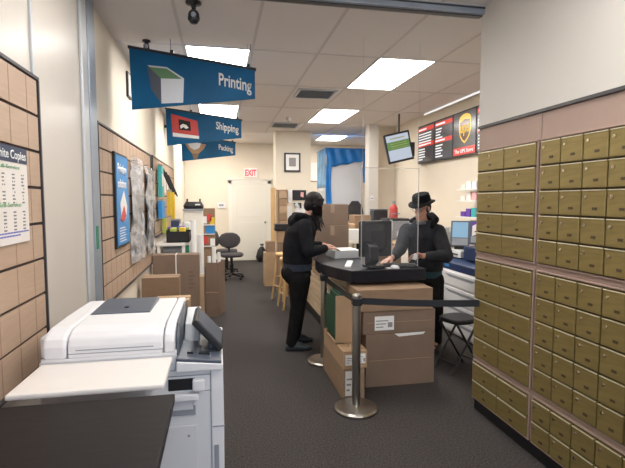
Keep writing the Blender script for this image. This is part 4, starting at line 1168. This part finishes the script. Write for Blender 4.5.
# picture and papers on the column
t = thing('picture_frame', 'black framed picture with white mat on the column', 'picture', (1.43, 9.2, 2.33))
MB().box(-.165, .165, -.03, 0, -.19, .19).build('frame', 'black', t, bev=.004)
MB().box(-.13, .13, -.033, -.03, -.155, .155).build('mat', 'paper', t)
MB().box(-.07, .07, -.035, -.033, -.08, .09).build('print', 'inkgrey', t)
def sheet(x, z, w, h, m, label, Y=9.2, name='paper_notice', rz=0):
    return tag(MB().box(-w / 2, w / 2, -.006, 0, -h / 2, h / 2).build(name, m, None, loc=(x, Y, z)), label, 'notice')
sheet(1.27, 1.64, .15, .30, 'pink', 'pink paper notice on the column below the framed picture')
sheet(1.38, 1.66, .10, .26, 'paper', 'narrow white notice between the pink notice and the dark tablet')
sheet(1.28, 1.33, .28, .26, 'paper', 'large white notice under the pink one')
sheet(1.62, 1.36, .26, .20, 'paper', 'white notice under the dark wall tablet')
t = thing('wall_tablet', 'dark tablet screen mounted on the column below the picture', 'tablet', (1.57, 9.2, 1.68))
MB().box(-.14, .14, -.03, 0, -.10, .10).build('housing', 'black', t, bev=.006)
MB().prism([(.02, -.02), (.08, -.05), (.09, .05), (.03, .06)], 'y', -.033, -.03).build('display', 'pink', t)
t = thing('tape_dispenser', 'black hand tape dispenser hanging on the column under the tablet', 'tape dispenser', (1.56, 9.19, 1.49))
MB().box(-.10, .05, -.04, 0, .0, .035).box(.02, .05, -.04, 0, -.07, .0).build('body', 'black', t, bev=.006)
MB().cyl((-.05, -.045, -.0), (-.05, 0, -.0), .035).build('tape', 'whitemetal', t)
t = thing('ceiling_sensor', 'small white sensor on the ceiling beside the far vent', 'sensor', (1.14, 7.7, ZC))
MB().lathe([(.02, -.06), (.045, -.045), (.045, 0)], 20).build('dome', 'warmwhite', t)
MB().lathe([(.012, -.07), (.012, -.058)], 12).build('tip', 'greyplastic', t)

# ------------------------------------------------------------------ blue booth in the back area
t = thing('photo_booth', 'blue plastic draped booth frame with a large white backdrop', 'booth', (0, 9.45, 0))
for (x, y) in ((2.19, 0), (3.05, 0), (2.20, .9), (3.05, .9)):
    MB().cyl((x, y, 0), (x, y, 2.64), .015).build('pole', 'steel', t)
def fr_(u, v):   # front valance, irregular lower edge
    x = 2.17 + .89 * u; ztop = 2.66; zb = 2.25 + .17 * u + .012 * math.sin(u * 20)
    return (x, -.02 + .015 * math.sin(u * 25 + v * 3), zb + (ztop - zb) * v)
MB().grid(fr_, 30, 8).build('valance', 'blueplastic', t, smooth=True, solid=.004)
def sl(u, v):    # left side drape
    return (2.17 + .02 * u + .012 * math.sin(u * 18 + v * 4), -.02 + .92 * u, 1.85 + (.80) * v)
MB().grid(sl, 20, 12).build('side_drape', 'blueplasticpale', t, smooth=True, solid=.004)
def sl2(u, v):
    return (2.17 + .02 * u + .012 * math.sin(u * 18 + v * 4), -.02 + .92 * u, 1.0 + .85 * v)
MB().grid(sl2, 20, 10).build('lower_side_drape', 'backdrop', t, smooth=True, solid=.004)
def st_(x0, w, a, zb=1.1):
    def f(u, v): return (x0 + w * u + .010 * math.sin(v * 9 + a), -.03 + .012 * math.sin(u * 9 + a + v * 5), zb + (2.62 - zb) * v)
    return f
MB().grid(st_(2.18, .11, 0, 1.2), 6, 20).build('corner_drape', 'blueplastic', t, smooth=True, solid=.004)
MB().grid(st_(2.98, .09, 1, 1.95), 6, 20).build('corner_drape', 'blueplastic', t, smooth=True, solid=.004)
MB().box(2.16, 3.07, -.02, .92, 2.655, 2.665).build('canopy', 'blueplastic', t)
MB().prism([(2.30, 2.35), (2.96, 2.50), (2.98, 1.0), (2.31, 1.0)], 'y', .02, .03).build('backdrop', 'backdrop', t)
t = thing('office_chair', 'dark mesh chair back rising in front of the white backdrop', 'chair', (2.78, 9.1, 0), PI)
MB().loft([((0, -.2, 1.08), (.12, 0, 0), (0, .03, 0)), ((0, -.21, 1.25), (.19, 0, 0), (0, .035, 0)), ((0, -.22, 1.45), (.16, 0, 0), (0, .035, 0)), ((0, -.22, 1.56), (.07, 0, 0), (0, .02, 0))], 24).build('backrest', 'chair', t, smooth=True)
MB().loft([((0, 0, .72), (.22, 0, 0), (0, .20, 0)), ((0, 0, .78), (.23, 0, 0), (0, .21, 0))], 24, 3).build('seat', 'chair', t)
MB().cyl((0, 0, .05), (0, 0, .72), .03).tube([(0, -.1, .74), (0, -.23, .9), (0, -.23, 1.2)], .02).build('post', 'black', t)
MB().lathe([(.25, 0), (.25, .02), (.05, .05)], 28).build('base', 'black', t)
# back wall window/paper
t = thing('wall_sheet', 'large white sheet on the far wall left of the blue booth', 'sheet', (2.50, YB, 2.33))
MB().box(-.22, .22, -.02, 0, -.24, .24).build('panel', 'paper', t)
MB().box(-.23, .23, -.012, 0, -.26, -.24).build('rail', 'card2', t)

# right back counter with office clutter
t = thing('back_counter', 'long pale work counter along the right wall under the menus', 'counter', (2.60, 5.45, 0))
MB().box(0, .58, 0, 2.6, .90, .94).build('top', 'card2', t, bev=.004)
MB().box(.02, .58, .02, 2.58, 0, .90).build('cabinet', 'trim', t)
for k in range(4): MB().box(.005, .02, .05 + k * .64, .62 + k * .64, .05, .85).build('door', 'trim', t, bev=.003)
t = thing('laser_printer', 'dark grey desktop printer on the back counter left of the man', 'printer', (2.62, 7.0, .942))
MB().box(0, .42, 0, .38, 0, .30).build('body', 'greyplastic', t, bev=.02)
MB().box(.02, .40, .02, .36, .30, .34).build('lid', 'black', t, bev=.01)
MB().box(-.01, .0, .05, .33, .10, .14).build('output_slot', 'black', t)
MB().box(.02, .10, -.012, .0, .15, .29).build('control_strip', 'paper', t)
t = thing('upright_bin', 'black upright bin on the back counter beside the pillar', 'bin', (2.62, 7.68, .942))  # black upright bin beside the pillar
MB().prism([(0, 0), (.26, 0), (.28, .46), (.02, .46)], 'y', 0, .25).build('body', 'black', t, bev=.02)
MB().box(.02, .28, 0, .25, .46, .475).build('rim', 'darkgrey', t)
t = thing('fire_extinguisher', 'red fire extinguisher like stand on the back counter', 'extinguisher', (2.93, 7.5, .942))
MB().lathe([(.06, 0), (.07, .02), (.07, .50), (.03, .56)], 24).build('cylinder', 'red', t, smooth=False)
MB().box(-.08, -.06, -.08, -.075, .30, .42).box(-.08, .08, -.085, -.072, .40, .415).box(-.02, .02, -.02, .02, .56, .62).build('valve', 'greyplastic', t)
def cl_(x0, x1, y0, y1, z0, z1, m, label, name='carton', cat='box'):
    return carton(label, x0, x1, y0, y1, z0, z1, m, tapes=True)
t = thing('packing_table', 'pale packing table behind the monitor, piled with parcels', 'table', (1.85, 6.9, 0))
MB().box(0, .62, 0, .9, .90, .94).build('top', 'trim', t, bev=.004)
for (x, y) in ((.03, .03), (.59, .03), (.03, .87), (.59, .87)):
    MB().box(x - .025, x + .025, y - .025, y + .025, 0, .90).build('leg', 'trim', t)
carton('brown parcel at the left of the packing table', 1.88, 2.12, 7.1, 7.5, .942, 1.20, 'card2', clear=True)
carton('brown parcel beside the pillar on the packing table', 2.16, 2.44, 7.25, 7.6, .942, 1.33, 'card', clear=True)
carton('flat white parcel at the front of the packing table', 1.95, 2.38, 6.92, 7.08, .942, 1.12, 'paper', tapes=False)
t = thing('open_carton', 'open tan carton flap standing behind the man\'s left arm', 'box', (1.90, 5.6, 0))  # tan carton with one flap open
MB().box(0, .40, 0, .35, 0, 1.02).build('carton', 'card2', t, bev=.004)
MB().box(.0, .40, -.16, .0, 1.0, 1.006, rot=(.5, 0, 0), piv=(0, 0, 1.0)).build('flap', 'card', t)
# shelves of papers behind the copiers
t = thing('wall_shelf', 'small white wall shelf of papers beside the mailboxes', 'shelf', (2.92, 4.55, 0))
MB().box(0, .27, 0, .8, 1.36, 1.375).box(0, .27, 0, .8, 1.56, 1.575).box(0, .27, 0, .8, 1.70, 1.715).box(.262, .275, 0, .8, 1.36, 1.85).build('frame', 'warmwhite', t)
random.seed(21)
for z in (1.377, 1.577, 1.717):
    for k in range(6):
        hh = random.uniform(.05, .11)
        m = random.choice(['paper', 'pink', 'paper', 'teal', 'purple', 'posterwhite', 'warmwhite'])
        tag(MB().box(0, .15, 0, .10, 0, hh).build('paper_pad', m, None, loc=(2.96, 4.58 + k * .125, z), bev=.002), 'small stack of paper or cards on the white wall shelf by the mailboxes', 'paper stack', 'paper stacks on the wall shelf')
# upright documents on the back counter right of the man
random.seed(5)
for k in range(9):
    hh = .22 + .028 * k + random.uniform(-.03, .03)
    m = random.choice(['paper', 'paper', 'lime', 'posterwhite', 'card', 'alulight'])
    tag(MB().box(0, random.uniform(.16, .24), 0, .035, 0, hh).build('file_folder', m, None, loc=(2.80 + random.uniform(-.05, .06), 5.55 + k * .085, .942), bev=.002), 'upright paper folder in the row on the back counter right of the man', 'folder', 'folders on the back counter')
tag(MB().lathe([(.05, 0), (.06, .10), (.055, .16)], 20).build('pen_cup', 'alulight', None, loc=(2.70, 6.6, .942)), 'small metal cup on the back counter', 'cup')
t = thing('wall_switch', 'small switch plate on the pillar face beside the blue booth', 'switch', (2.73, 8.08, 1.62))
MB().box(-.03, .03, -.008, 0, -.045, .045).build('plate', 'white', t)
MB().box(-.02, .02, -.012, -.008, -.02, .0).build('toggle', 'inkgrey', t)

# ------------------------------------------------------------------ light
w = bpy.data.worlds.new('World'); SC.world = w; w.use_nodes = True
w.node_tree.nodes['Background'].inputs['Color'].default_value = (.62, .76, 1.0, 1)
w.node_tree.nodes['Background'].inputs['Strength'].default_value = .6
def area(name, loc, rot, sx, sy, e, col):
    l = bpy.data.lights.new(name, 'AREA'); l.shape = 'RECTANGLE'; l.size = sx; l.size_y = sy; l.energy = e; l.color = col
    o = bpy.data.objects.new(name, l); COL.objects.link(o); o.location = loc; o.rotation_euler = rot
    return o
area('window_daylight', (.5, -2.75, 1.55), (PI / 2, 0, 0), 2.4, 1.9, 60, (.72, .84, 1.0))

# ------------------------------------------------------------------ camera
cam = bpy.data.cameras.new('camera'); co = bpy.data.objects.new('camera', cam); COL.objects.link(co)
cam.sensor_width = 36; cam.lens = 460 / 625 * 36; cam.clip_start = .05
yaw, pitch = math.radians(11.34), math.radians(4.227)
co.location = (0, 0, 1.58)
co.rotation_euler = (PI / 2 - pitch, 0, -yaw)
SC.camera = co
SC.view_settings.view_transform = 'Standard'; SC.view_settings.look = 'None'; SC.view_settings.gamma = 1
SC.view_settings.use_curve_mapping = False
SC.view_settings.exposure = 0.0
